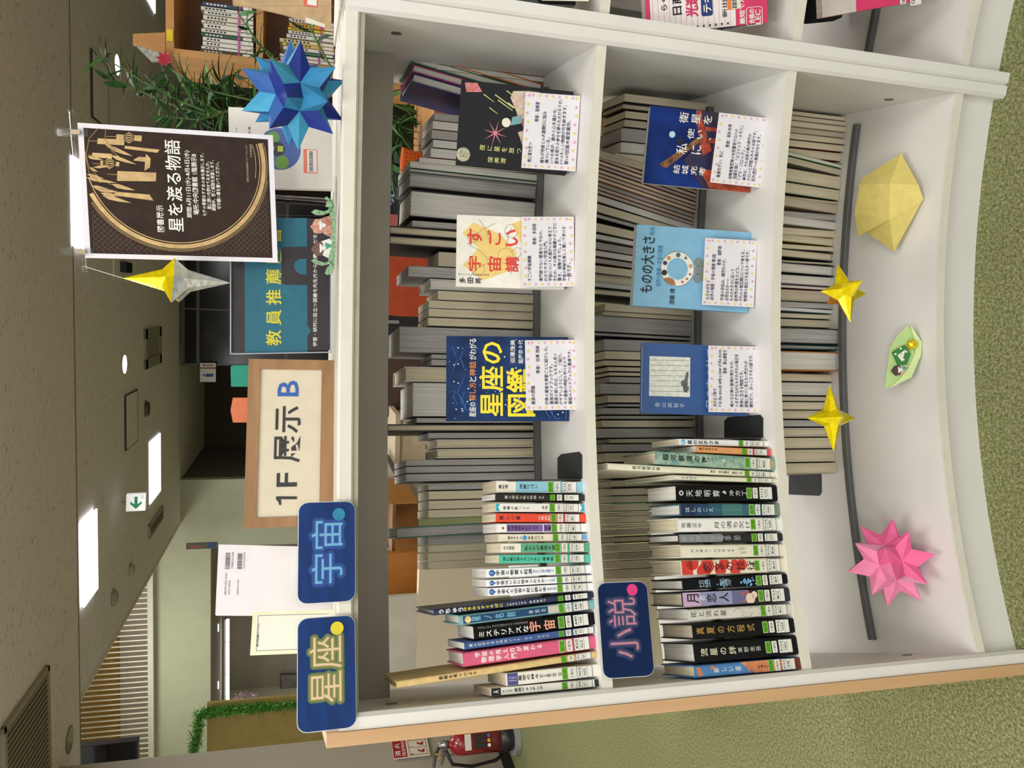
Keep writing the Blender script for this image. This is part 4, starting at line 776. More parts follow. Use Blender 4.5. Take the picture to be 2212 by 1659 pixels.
row1=[ # y0,y1,xt,cover,page,hard,lean,label
(150,166,939,'CFC9B8',1,0,0,'white document box end against the right post on the top shelf'),
(167,178,942,'B9B3A4',1,0,0,'white thin booklet next to the document box'),
(181,200,884,'C8682A',1,1,.16,'orange-edged picture book leaning right, outermost of the four leaning ones'),
(201,218,884,'2A6A50',1,1,.16,'green-edged picture book leaning right'),
(219,236,886,'A83A78',1,1,.16,'magenta-edged picture book leaning right'),
(237,257,886,'24306A',1,1,.16,'navy and blue picture book leaning right, nearest the viewer of the four'),
(268,283,937,'B9B6AE',3,0,0,'grey-paged booklet between the leaning picture books and the tall green file'),
(284,302,934,'A88448',1,0,0,'white-paged book with a brown cover edge behind the night-sky book'),
(303,322,932,'8C8C8A',3,0,0,'light grey pamphlet bundle behind the night-sky book'),
(323,340,935,'7C6A62',1,0,0,'white-paged book with coloured thumb marks'),
(341,361,930,'8E8E8E',1,0,0,'white-paged book beside the red-lined one'),
(362,376,905,'B03A34',1,0,0,'white report with a red cover edge'),
(377,392,885,'2E8A3A',1,0,.02,'tall white report with a bright green cover edge'),
(393,400,884,'6C7A70',3,0,.02,'thin grey tall report beside the green-edged one'),
(401,430,883,'8A8A86',3,1,.02,'thick tall grey-edged volume with dark thumb marks'),
(436,492,885,'141414',1,1,.02,'very thick white-edged volume in black covers'),
(494,508,890,'70706C',3,0,0,'thin grey volume beside the very thick black one'),
(511,529,840,'1C1A18',0,1,.01,'tallest black-covered cream-paged volume, right one of two'),
(531,550,840,'1C1A18',0,1,.01,'tallest black-covered cream-paged volume, left one of two'),
(556,586,947,'DAD6CA',2,0,0,'short cream-paged book before the orange chair'),
(588,611,882,'8F8F8C',3,0,0,'tall grey-paged book in front of the orange chair'),
(613,635,928,'D8D5CE',1,1,0,'white-jacketed book left of the tall grey one'),
(637,656,946,'E0DCCE',0,0,0,None),(658,674,926,'E0DCCE',0,0,0,None),(675,692,926,'D8D4C4',0,0,0,None),(694,711,925,'C9C4B4',0,0,0,None),
(714,768,863,'8C8B88',3,0,0,'bundle of thin grey magazines in a grey file'),
(770,780,932,'8F8D88',3,0,0,None),(781,794,932,'A09E98',3,0,0,None),
(797,828,874,'DEDACC',0,1,0,'tall cream-paged hardcover in a pale jacket'),
(830,900,892,'C9C9C6',1,0,0,'wide pale grey boxed volume behind the constellation book'),
(903,914,900,'8A8A88',3,0,0,'thin grey booklet next to the boxed volume'),
(916,932,836,'211E1A',0,1,0,'very tall thin black-covered book left of the constellation book'),
(934,946,925,'A9A49A',3,0,0,None),(948,966,942,'D6D0BE',0,1,0,None),(968,988,943,'D6D0BE',0,1,0,None),
(990,1003,877,'8E8C86',3,0,0,'tall grey-edged volume, right one of three at the bookend'),
(1004,1018,877,'8E8C86',3,0,0,'tall grey-edged volume, middle one of three at the bookend'),
(1019,1036,877,'26344E',3,0,0,'tall grey-edged volume with a navy back, left one of three at the bookend'),
(1042,1054,925,'9A968E',3,0,0,None),(1056,1074,926,'D2CCB8',0,0,0,None),(1076,1094,926,'D2CCB8',0,0,0,None),(1095,1112,925,'D2CCB8',0,0,0,None),
(1148,1168,925,'B8B4AA',3,0,0,None),(1169,1183,925,'CFC9B6',0,0,0,None),(1185,1201,924,'CFC9B6',0,0,0,None),(1202,1219,924,'C4BEAC',0,0,0,None)]
for (y0,y1,xt,c,pg,hd,ln,lab) in row1:
    far_book(Z1,y0,y1,None,xt,c,pg,hd,.305 if xt>860 else .30,ln,.15 if xt>900 else .21,lab or auto(Z1,(y0+y1)/2,pg,c),'far side books of the top shelf')
# the slanted green volume
t=far_book(Z1,1122,1146,None,855,'2F6A54',3,1,.285,-.02,.2,'green hardcover volume standing out between the cream books, label on its side')
random.seed(11)
def fill(zs,segs,lab,grp,r=.305):
    for s in segs:
        y0,y1,c,pg,hd,ln,h=s[:7]; l=s[7] if len(s)>7 else None
        far_book(zs,y0,y1,h,None,c,pg,hd,r+random.uniform(-.006,.008),ln,.13,l or auto(zs,(y0+y1)/2,pg,c),grp)
L2='page edges of a book on the far side of the middle shelf'; G2='far side books of the middle shelf'
r2=[(222,240,'6E6758',0,0,0,.19),(242,256,'1A1A1A',0,1,0,.19),(258,274,'6E6758',0,0,0,.185),(276,292,'1D1D1D',2,0,0,.185),(294,322,'8A877E',3,0,0,.19),(324,346,'D0CABA',1,0,0,.19),(348,364,'CFC9B8',0,0,0,.20)]
r2+=[(385,402,'8E2A20',2,0,.17,.255,'tall red-covered book leaning among the magazines, lower middle')]
y=403
while y<486: r2.append((y,y+7.6,pick('B9AD98','A4543A','9A9488','7A2A22'),pick(0,2,3),0,.23,.26,)); y+=8.6
y=488
for wd_,c,pg,ln,hd in ((16,'6C6A64',1,.22,0),(18,'CFCABC',0,.20,0),(10,'2A2A2C',3,.18,0),(20,'8F8B80',0,.14,0),(12,'9C988C',1,.12,0),(17,'C07848',3,.10,0),(14,'7A766C',1,.09,0),(13,'A03038',3,.08,0),(17,'B9B3A2',0,.06,0),(18,'C9C3B2',0,.05,1),(12,'9A968C',1,.05,0),(16,'1E2226',0,.04,1),(20,'6E6C66',3,.03,0),(9,'5A6E86',1,.03,0)):
    r2.append((y,y+wd_-1.4,c,pg,hd,ln,.25)); y+=wd_*.92
r2=[q for q in r2 if q[1]<668]
r2+=[(668,683,'C9C2AA',0,0,.02,.21),(684,693,'C9C2AA',0,0,.02,.21),(694,727,'8C8A84',3,0,.02,.25,'thick grey-paged volume left of the light-blue book'),(729,736,'1F2022',3,0,.02,.25),(738,762,'8F8C84',3,0,0,.21),(763,780,'C9C2AA',0,0,0,.21),
(782,794,'7A2A22',0,0,0,.21),(796,805,'C9C2AA',0,0,0,.2),(807,815,'6E1F1C',0,0,0,.2),(817,829,'B5AE9C',3,0,0,.2),(831,853,'8F8C84',3,0,0,.22),(855,871,'A9A596',0,0,0,.2),(873,880,'1A1C20',3,0,0,.2),(882,896,'8C8A84',3,0,0,.22),
(898,906,'1A1A1A',3,0,0,.22),(908,923,'9A968A',0,0,0,.22),(925,945,'7E7C76',3,0,0,.24),(947,956,'B5B1A2',0,0,0,.2),(958,974,'8A877E',3,0,0,.22),(976,996,'6E6C64',0,0,0,.21),(998,1012,'1D1E20',3,0,0,.21),(1014,1030,'9C988A',0,0,0,.2),
(1032,1050,'2E2C2A',0,1,0,.2),(1052,1066,'8A8678',0,0,0,.2),(1068,1082,'2F7A66',0,0,0,.2),(1084,1099,'3F8088',0,0,0,.2),(1101,1110,'8A8678',0,0,0,.19),(1112,1124,'7E2A26',0,0,0,.19),(1126,1134,'8A8678',0,0,0,.19),(1136,1149,'A09A88',2,0,0,.19),(1151,1166,'141414',0,1,0,.2),(1168,1183,'8A8678',0,0,0,.19),(1185,1200,'A09A88',2,0,0,.19),(1202,1218,'8A8678',0,0,0,.19),(1220,1240,'A09A88',0,0,0,.19)]
fill(Z2,r2,L2,G2)
L3='page edges of a book on the far side of the bottom shelf'; G3='far side books of the bottom shelf'
r3=[(253,262,'A9A18C',0,0,0,.19),(263,273,'A9A18C',0,0,0,.19),(274,286,'A9A18C',0,0,0,.19),(287,299,'A9A18C',0,0,0,.19),(300,313,'9A937E',0,0,0,.19),(314,329,'6E2A36',0,0,0,.2),(331,349,'A03A44',0,0,0,.2),
(356,364,'4E9A34',1,0,.12,.2,'thin bright green covered book leaning on the bottom shelf far side'),(366,380,'8F8878',2,0,.12,.2),(383,409,'DAD3C0',0,0,.06,.2),(411,434,'2A5A50',0,0,.05,.2),(436,442,'C08A3A',0,0,.03,.2),(443,462,'BFA58C',2,0,.06,.24,'deeper book with brown pages reaching past its neighbours, bottom shelf'),(464,478,'8C8A84',3,0,0,.18),(480,497,'D5D0C0',1,0,.04,.2),(499,514,'C9BE90',0,0,0,.19),(516,532,'B8A422',0,0,.03,.2,'cream book with an olive yellow cover on the bottom shelf'),(534,544,'A9A18C',0,0,0,.19),
(547,566,'16161A',0,1,.03,.2,'black hardcover with white pages, right one of two on the bottom shelf'),(568,573,'8F8878',0,0,0,.19),(575,598,'16161A',1,1,.02,.2,'black hardcover with white pages, left one of two on the bottom shelf'),(600,619,'8C8F96',1,0,.01,.2),(621,628,'A02A3A',1,0,.01,.19),(630,654,'B5A694',2,0,0,.19),(656,668,'A9ABAA',3,0,0,.19),(670,678,'7FA0B8',1,0,.02,.2),(680,690,'A9A18C',0,0,0,.19),(692,709,'2A4A40',0,0,0,.19)]
r3b=[(711,745,'16161A',3,1,0,.22,'thick black-covered white-paged volume on the bottom shelf'),(747,757,'23504A',3,1,0,.22,'thin dark green volume on the bottom shelf'),(761,802,'C07A3C',1,1,0,.22,'thickest white-paged volume with an orange-brown cover, bottom shelf')]
r3c=[(809,825,'A9A18C',0,0,0,.19),(827,855,'1E2024',1,0,0,.19),(857,867,'9A937E',2,0,0,.18),(869,885,'D5CFB8',0,0,0,.19),(887,905,'D5CFB8',0,0,0,.19),(907,922,'2A2A3A',3,0,0,.19),(924,943,'D5D0C0',0,1,0,.2,'cream-paged hardcover with projecting boards, bottom shelf'),(945,968,'A9A18C',0,0,0,.19),(970,997,'A9A18C',0,0,0,.19),(999,1022,'A9A18C',0,0,0,.19)]
fill(Z3,r3,L3,G3,.315); fill(Z3,r3b,L3,G3,.285); fill(Z3,r3c,L3,G3,.315)

# ------------------------------------------------------------------ cover-out display books
def plane_book(px_mid,py_mid,r,tilt,zs):
    a=ang(oncyl(px_mid,py_mid,R0+r)); P=oncyl(px_mid,py_mid,R0+r); n=-rad(a)  # faces the viewer
    n=(n*math.cos(tilt)+V((0,0,1))*math.sin(tilt)).normalized(); return P,n,a
def cover_frame(TL,TR,BR,BL,r,tilt):
    mx,my=(BR[0]+BL[0])/2,(BR[1]+BL[1])/2; P,n,a=plane_book(mx,my,r,tilt,0)
    p=[onpl(x,y,P,n) for x,y in (TL,TR,BR,BL)]
    u=((p[1]-p[0])+(p[2]-p[3])); w=u.length/2; u.normalize(); v=((p[3]-p[0])+(p[2]-p[1])); h=v.length/2; v=(v-u*v.dot(u)).normalized()
    c=(p[0]+p[1]+p[2]+p[3])/4; O=c-u*w/2-v*h/2
    F=Fr(O,u*w,v*h); F.w,F.h,F.a=w,h,a; return F
def face_book(label,TL,TR,BR,BL,r,tilt,th,cover,page,spine='left',hard=0,name='display_book'):
    F=cover_frame(TL,TR,BR,BL,r,tilt); u=F.U.normalized(); v=F.D.normalized(); n=F.N
    t=thing(name,label,'book',frame(F.p(.5,1),u,-n,-v)); tk=.0018 if hard else .0004
    s=-1 if spine=='left' else 1; w,h=F.w,F.h
    pr=[(-s*w/2,0),(s*w/2,0),(s*w/2,th),(-s*w/2,th),(-s*w/2,th-tk),(s*(w/2-tk),th-tk),(s*(w/2-tk),tk),(-s*w/2,tk)]
    FACE[t.name]=MB().ext([V((a,b,0)) for a,b in pr],V((0,0,h))).out('cover',cover,t,local=True)
    i=.002 if hard else .0003
    MB().box((min(-s*(w/2-i),s*(w/2-tk-.0003)),tk+.0001,i),(max(-s*(w/2-i),s*(w/2-tk-.0003)),th-tk-.0001,h-i)).out('page_block',PG[page],t,local=True)
    return t,F
def easel(label,F,zs,back=.03):
    # clear acrylic stand behind and below the book
    u=F.U.normalized(); n=F.N; P=F.p(.5,1.0)-n*(back+.001); Q=P.copy(); Q.z=zs+.001
    t=thing('clear_easel',label,'stand',Q); W=F.w*.34; nh=V((n.x,n.y,0)).normalized(); up=-F.D.normalized()
    T=P+up*F.h*.75; mb=MB()
    s=u*W
    def strip(a,b,th): mb.ext([a-s,a+s,b+s,b-s],th)
    strip(T,P,-n*.002); 
    Pl=P-up*.004; strip(Pl,Pl+n*(back+.006),-up*.002); strip(Pl+n*(back+.006),Pl+n*(back+.006)+up*.012,n*.002)
    Bk=Q-nh*.06; Bk.z=zs+.003
    strip(P+up*F.h*.45-n*.002,Bk,-nh*.002)
    Fq=P+n*(back-.002)-up*.006; Fq2=V((Fq.x,Fq.y,zs+.001)); strip(Pl,V((Pl.x,Pl.y,zs+.001)),-n*.002)
    mb.out('clear_sheet',ACR,t); return t
PINKS=ink('DFA3B4'); YELS=ink('E8D468')
def card(label,TL,TR,BR,BL,r,tilt,lines,zs):
    F=cover_frame(TL,TR,BR,BL,r,tilt)
    t=thing('review_card',label,'card',F.p(.5,1))
    FACE[t.name]=slab(t,'card_sheet',mat('E9E6EA',.35,0,.02,30,coat=.3),F,R4(0,0,1,1),.0006)
    slab(t,'lamination',FILM,F,rrect(-.025,-.04,1.025,1.04,.02,.03),.0003,.0014)
    p1=[];p2=[]; random.seed(21)
    for i in range(9): (p1 if i%2==0 else p2).append(star(F,.04+.115*i,.05+.01*(i%3),.0036)); (p1 if i%2 else p2).append(star(F,.04+.115*i,.95-.01*(i%3),.0036))
    for i in range(7): (p1 if i%2 else p2).append(star(F,.035,.14+.12*i,.0032)); (p1 if i%2==0 else p2).append(star(F,.965,.14+.12*i,.0032))
    decal(t,F,p1,PINKS,'pink_stars',.0006); decal(t,F,p2,YELS,'yellow_stars',.0006)
    items=[]
    for (s,u0,v0,wch) in lines:
        n_=len(s); items.append((s,(u0,v0,min(.94,u0+wch*1.04*n_),v0+.074)))
    letter(t,F,items,ink('23274A'),'card_lettering',.012,.0008)
    return t,F
t1,F=face_book('black display book with drawn stars, moon and a small figure',(984.4,356.8),(996.5,176),(1240,194),(1224,374),.085,.16,.018,mat('26272A',.5,0,.06,30,0,0,'matte'),1,'right',1)
WH='EDEBE2'
decal(t1,F,[circ(F,.12,.06,.0125)],mat('C9C7A8',.7,0,.4,200,0,0,None,'7F8474'),'printed_moon')
decal(t1,F,[star(F,.41,.33,.023,8,.12,.2)],ink('D8788A'),'printed_star',.0005); decal(t1,F,[star(F,.1,.62,.009,8,.2)],ink('E0E0DC'),'printed_star',.0004)
decal(t1,F,[[(.86,.05),(.97,.03),(.98,.14),(.88,.19)]],mat('C8603E',.6,0,.3,150,0,0,None,'D08A9A'),'printed_comet')
decal(t1,F,[[(a,b),(a+.012,b+.004),(a-.14*l,b+.20*l),(a-.15*l,b+.195*l)] for a,b,l in ((.85,.2,.5),(.86,.3,.9),(.8,.33,.7),(.92,.4,.6),(.7,.26,.4),(.78,.42,.8))],ink('C9C87A'),'printed_streaks',.0005)
decal(t1,F,[[(.30,.58),(.45,.53),(.5,.62),(.6,.53),(.7,.5),(.85,.44),(.93,.46),(.95,.6),(.95,.7),(.3,.7)]],mat('CFCBB0',.7,0,.4,120,0,0,None,'C99A9A'),'printed_planet')
decal(t1,F,[circ(F,.55,.42,.008)],ink('E6DCCB'),'printed_head',.0005); decal(t1,F,[[(.52,.46),(.62,.47),(.66,.55),(.56,.56)]],ink('6FA3A0'),'printed_shirt',.0006)
decal(t1,F,[[(.53,.56),(.62,.56),(.60,.66),(.52,.64)]],ink('A84858'),'printed_trousers',.0007)
letter(t1,F,[('夜に星を放つ',(.19,.20,.26,.57),True),('窪美澄',(.055,.28,.125,.44),True)],ink('E2DC8E'),'title_lettering',0)
L=[('夜に星を放つ',.08,.10,.042),('著者：窪美澄',.62,.19,.042),('誰もが他者との人間関係に悩み',.08,.33,.047),('傷ついている。',.08,.42,.047),('いつか再び、誰かと心を通わせ、',.08,.51,.047),('望める限りの幸せを得られるだろうか。',.08,.60,.047),('5つの優しい物語が光を紡ぎます。',.08,.69,.047),('第167回直木賞受賞作。',.08,.78,.047)]
card('review card with star border in front of the black star book',(1125.5,361.6),(1136.3,200),(1253.2,206),(1244,371),.062,.2,L,Z1); easel('clear easel holding the black star book',F,Z1)
t2,F=face_book('yellow and white display book with bold red title and line drawings',(985.2,623),(986.8,467.5),(1222,469),(1218,622),.085,.16,.020,mat('E8E5DA',.4),1,'right',0)
YC=mat('E6C878',.5)
decal(t2,F,[[(.1,.25),(.3,.06),(.55,.2),(.75,.05),(.9,.15),(.75,.4),(.5,.55),(.25,.5)],[(.05,.75),(.2,.6),(.45,.62),(.42,.85),(.2,.97),(.06,.95)],[(.55,.62),(.9,.5),(.97,.62),(.97,.97),(.6,.97)]],YC,'printed_shapes')
mb=MB()
for (a,b,c_,d_) in ((.1,.1,.35,.3),(.6,.1,.9,.35),(.2,.5,.5,.6),(.55,.45,.85,.5),(.3,.35,.6,.1),(.1,.65,.4,.7),(.65,.3,.95,.2),(.5,.5,.55,.6)): mb.tube([F.p(a,b,.0004),F.p((a+c_)/2+.05,(b+d_)/2,.0004),F.p(c_,d_,.0004)],.0003,4)
for (a,b,r_) in ((.25,.2,.012),(.7,.15,.010),(.45,.45,.014),(.8,.5,.012),(.2,.85,.009)): mb.tube([F.p(*q,.0004) for q in circ(F,a,b,r_)]+[F.p(*circ(F,a,b,r_)[0],.0004)],.0003,4)
mb.out('printed_drawings',ink('6A6458'),t2)
letter(t2,F,[('す',(.60,.10,.81,.23)),('ご',(.60,.28,.80,.40)),('い',(.59,.45,.82,.56)),('宇',(.23,.11,.43,.22)),('宙',(.23,.29,.43,.41)),('講',(.23,.45,.44,.57))],ink('D6362E'),'title_lettering',.03,.0009)
letter(t2,F,[('多田将',(.05,.03,.13,.23),True)],INK,'author_lettering',.02,.0009); letter(t2,F,[('高エネルギー加速器研究機構',(.165,.02,.187,.30),True)],INK,'author_note',0,.0009)
L=[('すごい宇宙講義',.08,.10,.05),('著者：多田将',.60,.20,.048),('専門家でない著者ならではの、',.08,.32,.05),('わかりやすい宇宙入門。',.08,.41,.05),('宇宙について人間がいかに考えて',.08,.50,.05),('きたか、その偉大な業績のすごさに',.08,.59,.05),('驚き、感動するでしょう。',.08,.68,.05),('宇宙の神秘を楽しく聞いて学べる',.08,.77,.05),('一冊です。',.08,.86,.05)]
card('review card with star border in front of the yellow book',(1128,620.6),(1127.4,468.7),(1238.8,467.5),(1241.2,618),.058,.2,L,Z1); easel('clear easel holding the yellow book',F,Z1)
NAVY=mat('1B2C52',.4,0,.25,25,0,0,'matte','24406E')
t3,F=face_book('navy blue constellation display book with large yellow title',(963.3,911),(965,730),(1226.7,724),(1229,908),.080,.16,.018,NAVY,1,'left',0)
random.seed(4)
mb=MB()
for k in range(16):
    a,b=random.uniform(.05,.9),random.choice([random.uniform(.03,.2),random.uniform(.5,.98)]); p=[F.p(min(.97,max(.03,a+.1*math.sin(i*1.3+k))),min(.98,b+.03*i),.0004) for i in range(4)]; mb.tube(p,.0009,4)
mb.out('printed_figures',ink('3A66B0'),t3,kind='stuff')
decal(t3,F,[circ(F,random.uniform(.03,.97),random.uniform(.02,.98),random.choice([.0005,.0007,.0013]),8) for _ in range(90)],ink('E8F0F8'),'printed_stars',.0006)
YT=ink('F2DE2E')
letter(t3,F,[('星座の',(.06,.27,.93,.46)),('図鑑',(.06,.49,.62,.72))],YT,'title_lettering',.03,.0009)
letter(t3,F,[('星座の',(.05,.185,.22,.24)),('と',(.46,.185,.52,.24)),('がわかる',(.72,.185,.97,.24))],WINK,'subtitle_lettering',.02,.0009)
letter(t3,F,[('探し方',(.24,.185,.45,.24)),('神話',(.53,.185,.70,.24))],ink('E08A4A'),'subtitle_accent',.02,.0009)
letter(t3,F,[('沼澤茂美',(.68,.52,.96,.56)),('脇屋奈々代',(.68,.585,.96,.625))],WINK,'author_lettering',.01,.0009)
L=[('星座の図鑑',.08,.10,.052),('著者：沼澤 茂美',.52,.20,.048),('四季の星座を季節ごとに紹介した、',.08,.36,.05),('星座ガイドブックです。',.08,.45,.05),('星座の探し方は、もちろん見つ',.08,.54,.05),('けやすいようにして、ご紹介。',.08,.63,.05),('その星座の神話も学べるので',.08,.72,.05),('観察のハンドブックに最適です。',.08,.81,.05)]
card('review card with star border in front of the navy constellation book',(1136.7,887.6),(1133.9,737.5),(1246,731.5),(1249.4,883.8),.05,.2,L,Z1); easel('clear easel holding the navy constellation book',F,Z1)
t4,F=face_book('dark blue display book with a lit orange bridge at night',(1391,396.7),(1404,231),(1640,249),(1619,415),.085,.16,.016,mat('101C48',.4,0,.3,12,0,0,'matte','1C3A88'),1,'right',0)
decal(t4,F,[[(0,.55),(.35,.35),(.55,.45),(.8,.5),(1,.45),(1,1),(0,1)]],mat('352035',.4,0,.4,20,0,0,None,'14234E'),'printed_skyline')
decal(t4,F,[[(.0,.62),(.25,.50),(.25,.62),(.12,.72),(.12,1),(.0,1)],[(.42,.52),(.9,.42),(1,.42),(1,.47),(.9,.48),(.5,.6)],[(.6,.55),(.66,.54),(.66,.75),(.6,.75)],[(.75,.5),(.8,.5),(.8,.8),(.75,.8)]],mat('C2502E',.4,0,.3,60,0,0,None,'7E2E28'),'printed_bridge',.0004)
decal(t4,F,[[(.25,.12),(.7,.50),(.66,.53),(.22,.2)]],mat('4A2E28',.4,0,.4,100,0,0,None,'A0683A'),'printed_cable',.0005); decal(t4,F,[circ(F,.66,.22,.006)],ink('BFE0EE'),'printed_light',.0006); decal(t4,F,[circ(F,.58,.30,.006)],ink('0C1224'),'printed_bird',.0007)
letter(t4,F,[('私に',(.42,.27,.56,.50),True),('使い、',(.62,.29,.76,.62),True) if 0 else ('使い、',(.62,.36,.76,.58),True),('衛星を',(.82,.27,.96,.57),True),('結城充考',(.16,.26,.28,.56),True)],WINK,'title_lettering',.005,.0009)
L=[('衛星を使い、私に',.08,.10,.046),('著者：結城充考',.52,.20,.046),('自動車警邏隊の女性警官クロハの',.08,.33,.046),('活躍を描く「エコイック・メモリ」',.08,.42,.046),('「プラ・バロック」。',.08,.51,.046),('本作は、それ以前の新人時代の',.08,.60,.046),('クロハと周囲の人々のお話です。',.08,.69,.046),('犯人逮捕への推理が光ります。',.08,.78,.046)]
card('review card with star border in front of the bridge book',(1533.9,396.7),(1553,246),(1666.5,253),(1645,403),.055,.22,L,Z2); easel('clear easel holding the bridge book',F,Z2)
t5,F=face_book('light blue display book with a ring of little pictures',(1366.3,667),(1376,491.6),(1626.7,496),(1616,669),.075,.16,.022,mat('7FB4D2',.4),1,'left',0)
c0=F.uv(1457,586) if 0 else F.uv(1463,581); R_=F.uv(1463,541); 
ro=.0335; decal(t5,F,[circ(F,*c0,ro,40)],ink('2E3338'),'printed_ring_outline',.0003); decal(t5,F,[circ(F,*c0,ro-.0008,40)],mat('E6E4DC',.5),'printed_ring',.0005); decal(t5,F,[circ(F,*c0,ro*.62,36)],mat('7FB4D2',.4),'printed_ring_centre',.0007)
def pol(a,r): return (c0[0]+r*math.cos(a)/F.w,c0[1]+r*math.sin(a)/F.h)
decal(t5,F,[circ(F,*pol(-1.9,ro*.8),.0055)],ink('26282C'),'printed_rock',.0009); decal(t5,F,[circ(F,*pol(-1.2,ro*.8),.0042)],ink('34305E'),'printed_orb',.0009); decal(t5,F,[circ(F,*pol(-.75,ro*.8),.004)],ink('C98A4A'),'printed_orb',.0009)
decal(t5,F,[circ(F,*pol(0,ro*.8),.0045)],ink('3E6E5A'),'printed_earth',.0009); decal(t5,F,[circ(F,*pol(.6,ro*.8),.0045,3)],ink('5E6A66'),'printed_peak',.0009); decal(t5,F,[circ(F,*pol(1.3,ro*.8),.004)],ink('C9A070'),'printed_face',.0009)
decal(t5,F,[circ(F,*pol(a,ro*.8),.0022) for a in (1.9,2.3,2.7)],ink('A8483A'),'printed_dots',.0009); decal(t5,F,[[pol(-2.4,ro*.68),pol(-2.2,ro*1.02),pol(-2.7,ro*1.0),pol(-3.1,ro*.95),pol(-2.9,ro*.66)]],ink('A8714C'),'printed_head',.0010)
decal(t5,F,[circ(F,c0[0],c0[1]+ro*1.25/F.h,.009),circ(F,c0[0]+.1,c0[1]+ro*1.22/F.h,.009),circ(F,c0[0]-.1,c0[1]+ro*1.22/F.h,.009)],ink('7E8A8C'),'printed_elephants',.0004)
decal(t5,F,[circ(F,c0[0],c0[1]+ro*1.75/F.h,.022,20,math.pi,2*math.pi)],mat('7E8C6A',.6),'printed_turtle',.0003)
letter(t5,F,[('ものの大きさ',(.17,.05,.86,.16))],INK,'title_lettering',.02,.0009); letter(t5,F,[('自然の階層・宇宙の階層',(.26,.185,.76,.23)),('第2版',(.88,.11,.98,.15))],ink('2F78B0'),'subtitle_lettering',.0,.0009)
letter(t5,F,[('須藤 靖',(.04,.31,.24,.355))],INK,'author_lettering',.01,.0009)
L=[('ものの大きさ',.08,.06,.046),('自然の階層・宇宙の階層 第2版',.08,.145,.044),('著者：須藤靖',.60,.25,.046),('宇宙の存在は、偶然なのか、',.08,.34,.046),('必然なのか――',.08,.43,.046),('ものの大きさに沿って',.08,.52,.046),('自然界の階層をたどり、',.08,.61,.046),('それらの相互関係について考える。',.08,.70,.046),('物理学の面白さを伝える一冊です。',.08,.79,.046)]
card('review card with star border in front of the light blue book',(1515.3,660.4),(1524.2,515.7),(1634.7,518),(1629,661.6),.055,.2,L,Z2); easel('clear easel holding the light blue book',F,Z2)
t6,F=face_book('blue display book with a pale forest picture and a black cat',(1387.6,899),(1388.7,747),(1614.6,742.4),(1613,893),.075,.16,.018,mat('2F5590',.35,0,.06,40,coat=.15),1,'left',1)
q=F.pr(1403,855,1491,769); decal(t6,F,[R4(*q)],mat('C9CCC6',.5,0,.2,120,0,0,None,'E6E5D8'),'printed_picture')
mb=MB()
for i in range(7): u=q[0]+(q[2]-q[0])*(.1+.13*i); mb.tube([F.p(u,q[1]+.01,.0006),F.p(u+.01,q[3]-.01,.0006)],.0004,4)
mb.out('printed_trees',ink('8A9290'),t6)
c_=F.uv(1478,833); decal(t6,F,[circ(F,c_[0]+.03,c_[1],.007),circ(F,c_[0]-.04,c_[1]+.015,.006),[(c_[0]-.1,c_[1]+.035),(c_[0]-.09,c_[1]-.01),(c_[0]-.05,c_[1]+.0)],[(c_[0]+.08,c_[1]),(c_[0]+.2,c_[1]+.02),(c_[0]+.19,c_[1]+.04),(c_[0]+.06,c_[1]+.03)]],ink('5A5E60'),'printed_cat',.0008)
letter(t6,F,[('月の立つ林で',(.09,.60,.95,.68)),('青山美智子',(.09,.12,.16,.40),True)],ink('B9C8DC'),'title_lettering',.0,.0009)
L=[('月の立つ林で',.08,.08,.044),('= In the woods with a view of the moon',.08,.17,.0235),('著者：青山美智子',.58,.27,.044),('様々な立場の登場人物たちが、',.08,.40,.048),('つまずきながらもそれぞれの毎日を',.08,.49,.048),('懸命に生きる物語です。',.08,.58,.048),('読後に気づく見えない繋がりが',.08,.67,.048),('胸を打つ、ほっこりする小説です。',.08,.76,.048)]
card('review card with star border in front of the blue cat book',(1530.6,890.6),(1530.3,748.4),(1644.3,747),(1645.8,891.4),.05,.2,L,Z2); easel('clear easel holding the blue cat book',F,Z2)

# ------------------------------------------------------------------ category signs clipped to the shelf fronts
def sign(label,TL,TR,BR,BL,r,inner,body,bc,halo,glow,trect,dot,dp,tilt=0.0):
    F=cover_frame(TL,TR,BR,BL,r,tilt); t=thing('category_sign',label,'sign',F.p(.5,1))
    FACE[t.name]=slab(t,'sign_board',inner,F,rrect(.03,.045,.97,.955,.08,.15),.0012,.0)
    slab(t,'white_margin',mat('D9DEDC',.4),F,rrect(.022,.033,.978,.967,.085,.16),.0006,-.0013)
    slab(t,'lamination',FILM,F,rrect(0,0,1,1,.05,.09),.0003,.0020)
    r_=F.pr(*trect)
    for k,(o,c) in enumerate(halo): letter(t,F,[(body,r_)],mat(c,.5,0,0),'printed_halo',o,.0002+.0004*k)
    letter(t,F,[(body,r_)],ink(bc),'lettering',0,.0012)
    u,v=F.uv(*dp); decal(t,F,[circ(F,u,v,.0095,28)],mat(dot,.5),'round_sticker',.0013)
    return t
SB=mat('0A3C80',.6,0,.18,9,0,0,'matte','072C66',0,(1,1,6))
sign('navy sign with blue lettering on the top edge, before the wooden frame',(637,1308),(640,1079),(772,1078),(773,1308),-.012,SB,'宇宙','6FB4D6',[(.16,'073F90'),(.08,'0F4CA4')],0,(672,1126,740,1262),'1285B0',(732,1111))
sign('navy sign with cream lettering, leftmost on the top edge',(637,1588),(637,1330),(772,1322),(775,1582),-.012,SB,'星座','E8C9A2',[(.15,'4E6A48'),(.09,'7E8440')],0,(668,1378,740,1522),'E5D418',(728,1357))
